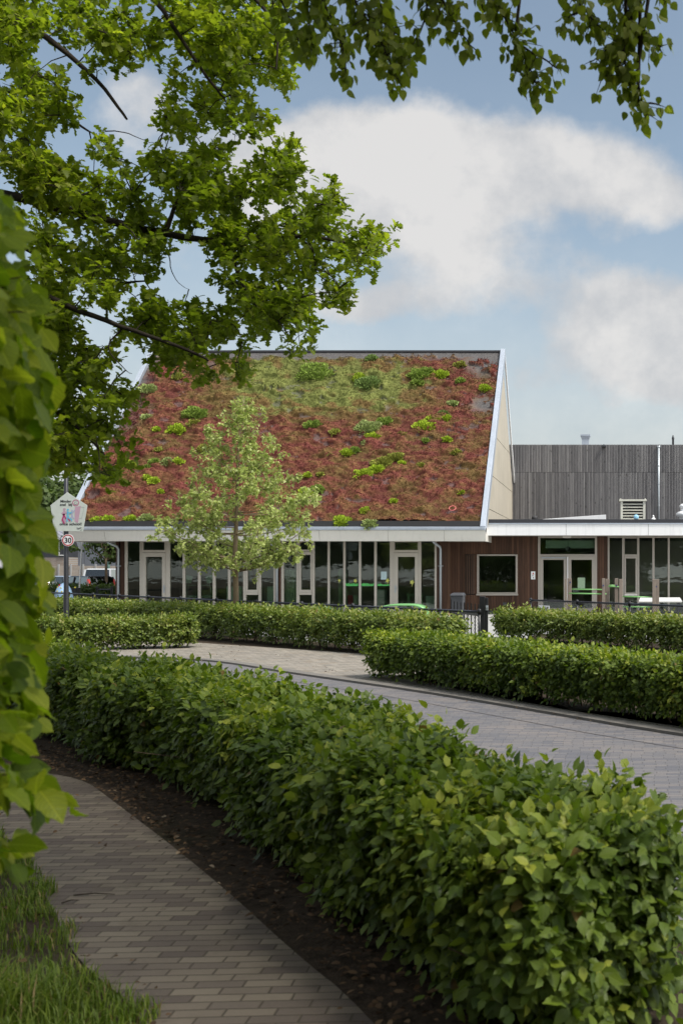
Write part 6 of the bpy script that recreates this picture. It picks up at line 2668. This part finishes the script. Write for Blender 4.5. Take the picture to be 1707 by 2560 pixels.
# ================================================================== LEFT BACKGROUND
def dome_house():
    D = 43.2
    M['sky_blue'] = plain('sky_blue', (.30, .46, .66), .5, 0, .08, 4)
    M['yellow'] = plain('yellow_paint', (.62, .50, .06), .5, 0, .05)
    x = X(160, D)
    rx = 25 * D / F
    zt = Z(1456, D)
    t = thing('painted_dome', (x, D, 0), 'light blue painted play dome with a red tulip and yellow flowers', 'play equipment')
    b = MB()
    prof = [(rx * math.cos(a), zt * (.0 + math.sin(a))) for a in np.linspace(0, math.pi / 2, 12)]
    prof = [(rx * (1 - (k / 11) ** 2.6) ** .5, zt * k / 11) for k in range(12)]
    b.lathe((x, D, 0), prof, 28)
    b.build('shell', M['sky_blue'], t, smooth=True)

    def flower(px, py, r, mat, name):
        xx, z = X(px, D - .3), Z(py, D - .3)
        k = min(.99, z / zt)
        R = rx * (1 - k ** 2.6) ** .5
        dx = xx - x
        y = D - math.sqrt(max(R * R - dx * dx, .001)) - .012
        b = MB()
        b.prism([(xx + r * math.cos(a) * (.75 + .3 * math.cos(5 * a)), y, z + r * math.sin(a) * (.75 + .3 * math.cos(5 * a))) for a in np.linspace(0, 2 * math.pi, 20, endpoint=False)], (0, .03, 0))
        b.build(name, mat, t)
    flower(145.5, 1464, .055, M['red'], 'tulip')
    for px_, py_ in ((141, 1468), (151, 1470), (155, 1479), (180, 1469), (143, 1478), (165, 1474)):
        flower(px_, py_, .035, M['yellow'], 'flower')


dome_house()


def misc_left():
    D = 46
    b = MB()
    b.box(X(177, D), X(192, D), D, D + .35, 0, Z(1471, D))
    b.box(X(176, D), X(193, D), D - .02, D + .37, Z(1471, D), Z(1470, D))
    tag(b.build('planter_box', M['black'], bevel=.01), 'black square box beside the blue painted dome', 'box')
    D = 47
    f = thing('barrier', (X(262, D), D, 0), 'low black bar barrier beside the clipped hedge', 'barrier')
    for px_ in (243.5, 280):
        b = MB()
        b.box(X(px_, D) - .04, X(px_, D) + .04, D - .04, D + .04, 0, Z(1466, D))
        b.build('post', M['black'], f, bevel=.006)
    b = MB()
    b.tube([(X(245, D), D, Z(1473.5, D)), (X(279, D), D, Z(1473.5, D))], .025, 8)
    b.build('rail', M['rail'], f)
    D = 49
    fp = thing('flagpole', (X(197, D), D, 0), 'leaning white flagpole with a limp white flag', 'flagpole')
    b = MB()
    b.tube([(X(198.6, D), D, 0), (X(199, D), D, Z(1480, D)), (X(206.5, D), D, Z(1349, D)), (X(208, D), D, Z(1325, D))], [.035, .035, .03, .028], 10)
    b.build('pole', M['white_paint'], fp, smooth=True)
    b = MB()
    n, m = 12, 10
    for j in range(m + 1):
        for i in range(n + 1):
            u_, v_ = i / n, j / m
            px_ = 206.5 - u_ * (10 + 3 * math.sin(v_ * 3)) * (1 - .55 * v_ ** 2)
            py_ = 1340 + v_ * 34 - u_ * 3
            b.v.append((X(px_, D), D - .05 + .10 * math.sin(u_ * 9 + v_ * 2), Z(py_, D)))
    for j in range(m):
        for i in range(n):
            a = j * (n + 1) + i
            b.f.append((a, a + 1, a + n + 2, a + n + 1))
    b.build('flag', M['flag'], fp, smooth=True)
    D = 64
    M['dark_green'] = plain('dark_green_paint', (.02, .07, .05), .4, 0, .1)
    b = MB()
    b.tube([(X(272.5, D), D, 0), (X(272.5, D), D, 1.4), (X(272.5, D), D, 1.45), (X(272.5, D), D, 4.5)], [.11, .11, .07, .06], 12)
    tag(b.build('green_pole', M['dark_green'], smooth=True), 'slim dark green pole behind the trimmed street tree', 'pole')
    # plank fence with concrete posts
    D = 72
    f = thing('plank_fence', (X(210, D), D, 0), 'weathered plank fence with concrete posts behind the parked cars', 'fence')
    zt = Z(1412, D)
    x0, x1 = X(60, D), X(330, D)
    k = 6
    for i in range(k):
        b = MB()
        b.box(x0, x1, D, D + .04, .05 + (zt - .1) * i / k, .05 + (zt - .1) * (i + 1) / k - .02)
        b.build('plank', M['plank'], f)
    px_ = 87.0
    while px_ < 325:
        b = MB()
        b.box(X(px_ - 1.6, D), X(px_ + 1.6, D), D - .09, D - .002, 0, zt + .04)
        b.build('post', M['concrete'], f)
        px_ += 30.7
    D = 82
    wh = thing('warehouse', (X(230, D), D, 0), 'blue grey sheet-clad warehouse behind the plank fence', 'building')
    b = MB()
    b.box(X(163, D), X(420, D), D, D + 20, 0, Z(1338, D))
    b.build('wall', M['warehouse'], wh)
    b = MB()
    b.box(X(162, D), X(422, D), D - .1, D + 20.1, Z(1338, D), Z(1338, D) + .15)
    b.build('roof_edge', M['zinc'], wh)
    D = 80
    hs = thing('dark_house', (X(120, D), D, 0), 'dark boarded house with ribbed metal roof behind the lamp column', 'building')
    b = MB()
    b.box(X(20, D), X(162.5, D), D, D + 8, Z(1393, D), Z(1352, D))
    b.build('wall', M['darkgrey'], hs)
    b = MB()
    b.box(X(20, D), X(162.5, D), D + .02, D + 8, 0, Z(1393, D) - .002)
    b.build('brick_base', M['brick'], hs)
    b = MB()
    za, zb = Z(1351, D), Z(1310, D + 4)
    b.hexa([(X(18, D), D - .3, za), (X(165, D), D - .3, za), (X(165, D), D + 4, zb), (X(18, D), D + 4, zb), (X(18, D), D - .3, za + .1), (X(165, D), D - .3, za + .1), (X(165, D), D + 4, zb + .1), (X(18, D), D + 4, zb + .1)])
    b.build('roof', M['ribroof'], hs)
    wf = frame_unit('window', 147.5, 163, 1353.5, 1389.5, 150.5, 161.5, 1354.5, 1387, D, hs, M['white_paint'], -.08, -.01)


def brick_mat():
    m, t, b = new_mat('brick')
    br = t.add('ShaderNodeTexBrick')
    mp = t.add('ShaderNodeMapping')
    mp.inputs['Rotation'].default_value = (math.radians(90), 0, 0)
    t.link(geo_pos(t), mp.inputs[0])
    t.link(mp.outputs[0], br.inputs[0])
    br.inputs['Color1'].default_value = (.30, .24, .19, 1)
    br.inputs['Color2'].default_value = (.24, .17, .13, 1)
    br.inputs['Mortar'].default_value = (.3, .29, .27, 1)
    br.inputs['Scale'].default_value = 1
    br.inputs['Brick Width'].default_value = .22
    br.inputs['Row Height'].default_value = .075
    br.inputs['Mortar Size'].default_value = .01
    t.link(br.outputs[0], b.inputs['Base Color'])
    b.inputs['Roughness'].default_value = .9
    return m


M['brick'] = brick_mat()
M['flag'] = plain('flag_cloth', (.7, .72, .74), .8, 0, .12, 8)
misc_left()


def car(loc, rotz, paint, label, kind='estate'):
    """car modelled along local x (front at +x), then turned"""
    t = thing('parked_car', loc, label, 'car', 'cars in the car park')
    L = 4.4 if kind == 'estate' else 4.6
    hw = .86
    roof = 1.48 if kind == 'estate' else 1.88
    ORG[t.name] = Vector((0, 0, 0))

    def loft(st, n_z):
        b = MB()
        k = len(st[0][1])
        for x, ring in st:
            b.v += [(x, y, z) for y, z in ring]
        for i in range(len(st) - 1):
            for j in range(k):
                j2 = (j + 1) % k
                b.f.append((i * k + j, i * k + j2, (i + 1) * k + j2, (i + 1) * k + j))
        b.f.append(tuple(range(k))[::-1])
        b.f.append(tuple((len(st) - 1) * k + j for j in range(k)))
        return b

    def ring(w_, z0, z1):
        return [(-w_ * .93, z0), (w_ * .93, z0), (w_, z0 + .18), (w_, z1 - .12), (w_ * .9, z1), (-w_ * .9, z1), (-w_, z1 - .12), (-w_, z0 + .18)]
    st = [(-L / 2, ring(hw * .86, .42, .78)), (-L / 2 + .08, ring(hw * .96, .30, .95)), (-L / 2 + .6, ring(hw, .22, .98)), (-.3, ring(hw, .2, .96)), (.9, ring(hw, .2, .94)),
          (L / 2 - .7, ring(hw * .98, .22, .86)), (L / 2 - .15, ring(hw * .9, .28, .74)), (L / 2, ring(hw * .78, .38, .62))]
    loft(st, 0).build('body', paint, t, smooth=True, bevel=.03)
    bk = -L / 2 + .12

    def gr(w0, w1, z0, z1):
        return [(-w0, z0), (w0, z0), (w1, z1), (-w1, z1)]
    rf = roof - .06
    gl = [(bk, gr(hw * .86, hw * .84, .93, .96)), (bk + .32, gr(hw * .9, hw * .74, .93, rf)), (.35, gr(hw * .92, hw * .76, .93, rf + .01)), (1.15, gr(hw * .9, hw * .82, .92, .95))]
    loft(gl, 0).build('windows', M['glass_dark'], t)
    b = MB()
    b.hexa([(bk + .28, -hw * .76, rf), (.45, -hw * .78, rf + .008), (.45, hw * .78, rf + .008), (bk + .28, hw * .76, rf), (bk + .4, -hw * .66, roof), (.3, -hw * .68, roof), (.3, hw * .68, roof), (bk + .4, hw * .66, roof)])
    b.build('car_roof', paint, t, bevel=.03)
    for s in (-1, 1):
        b = MB()
        b.bar((.40, s * hw * .775, rf), (1.17, s * hw * .87, .93), .05, .05)
        b.bar((-.35, s * hw * .775, rf), (-.35, s * hw * .915, .93), .05, .08)
        b.bar((bk + .30, s * hw * .76, rf), (bk + .02, s * hw * .87, .93), .06, .09)
        b.build('pillar', paint, t)
        b = MB()
        b.hexa([(bk - .10, s * hw * .78, .70), (bk + .06, s * hw * .93, .70), (bk + .06, s * hw * .80, .72), (bk - .08, s * hw * .70, .72),
                (bk + .12, s * hw * .80, 1.32), (bk + .20, s * hw * .86, 1.32), (bk + .2, s * hw * .76, 1.32), (bk + .14, s * hw * .72, 1.32)])
        b.build('tail_light', M['tail'], t)
        b = MB()
        b.box(L / 2 - .2, L / 2 - .05, s * hw * .70 - .14, s * hw * .70 + .08, .58, .70)
        b.build('headlight', M['white_paint'], t, bevel=.02)
        for x in (-L / 2 + .85, L / 2 - .9):
            b = MB()
            b.tube([(x, s * (hw - .19), .32), (x, s * (hw + .015), .32)], .32, 20)
            w_ = b.build('wheel', M['dark'], t)
            b = MB()
            b.tube([(x, s * (hw + .005), .32), (x, s * (hw + .03), .32)], .20, 14)
            b.build('rim', M['galv'], w_)
        b = MB()
        b.box(.85, 1.0, s * (hw + .02) - .07, s * (hw + .02) + .07, .95, 1.06)
        b.build('wing_mirror', paint, t, bevel=.02)
    b = MB()
    b.box(-L / 2 - .03, -L / 2 + .02, -.26, .26, .55, .66)
    b.build('number_plate', M['yellow'], t)
    t.rotation_euler = (0, 0, math.radians(rotz))
    ORG[t.name] = Vector(loc)


M['tail'] = plain('tail_light', (.55, .06, .05), .25, 0, .05)
M['car_black'] = plain('car_paint_black', (.02, .02, .024), .2, .3, .05)
M['car_silver'] = plain('car_paint_silver', (.55, .58, .62), .25, .4, .05)
M['car_white'] = plain('car_paint_white', (.50, .52, .54), .25, 0, .05)
M['car_blue'] = plain('car_paint_blue', (.30, .36, .45), .25, .3, .05)
car((X(212, 59), 59, 0), 140, M['car_black'], 'black estate car with red tail lights behind the white flagpole')
car((X(268, 64), 64, 0), 100, M['car_white'], 'white van parked behind the trunk of the trimmed street tree', 'van')
car((X(145, 61), 61, 0), 75, M['car_blue'], 'blue grey car half hidden behind the lamp column', 'estate')
car((X(98, 58), 58, 0), 110, M['car_silver'], 'silver car at the far left behind the hanging leaves', 'estate')
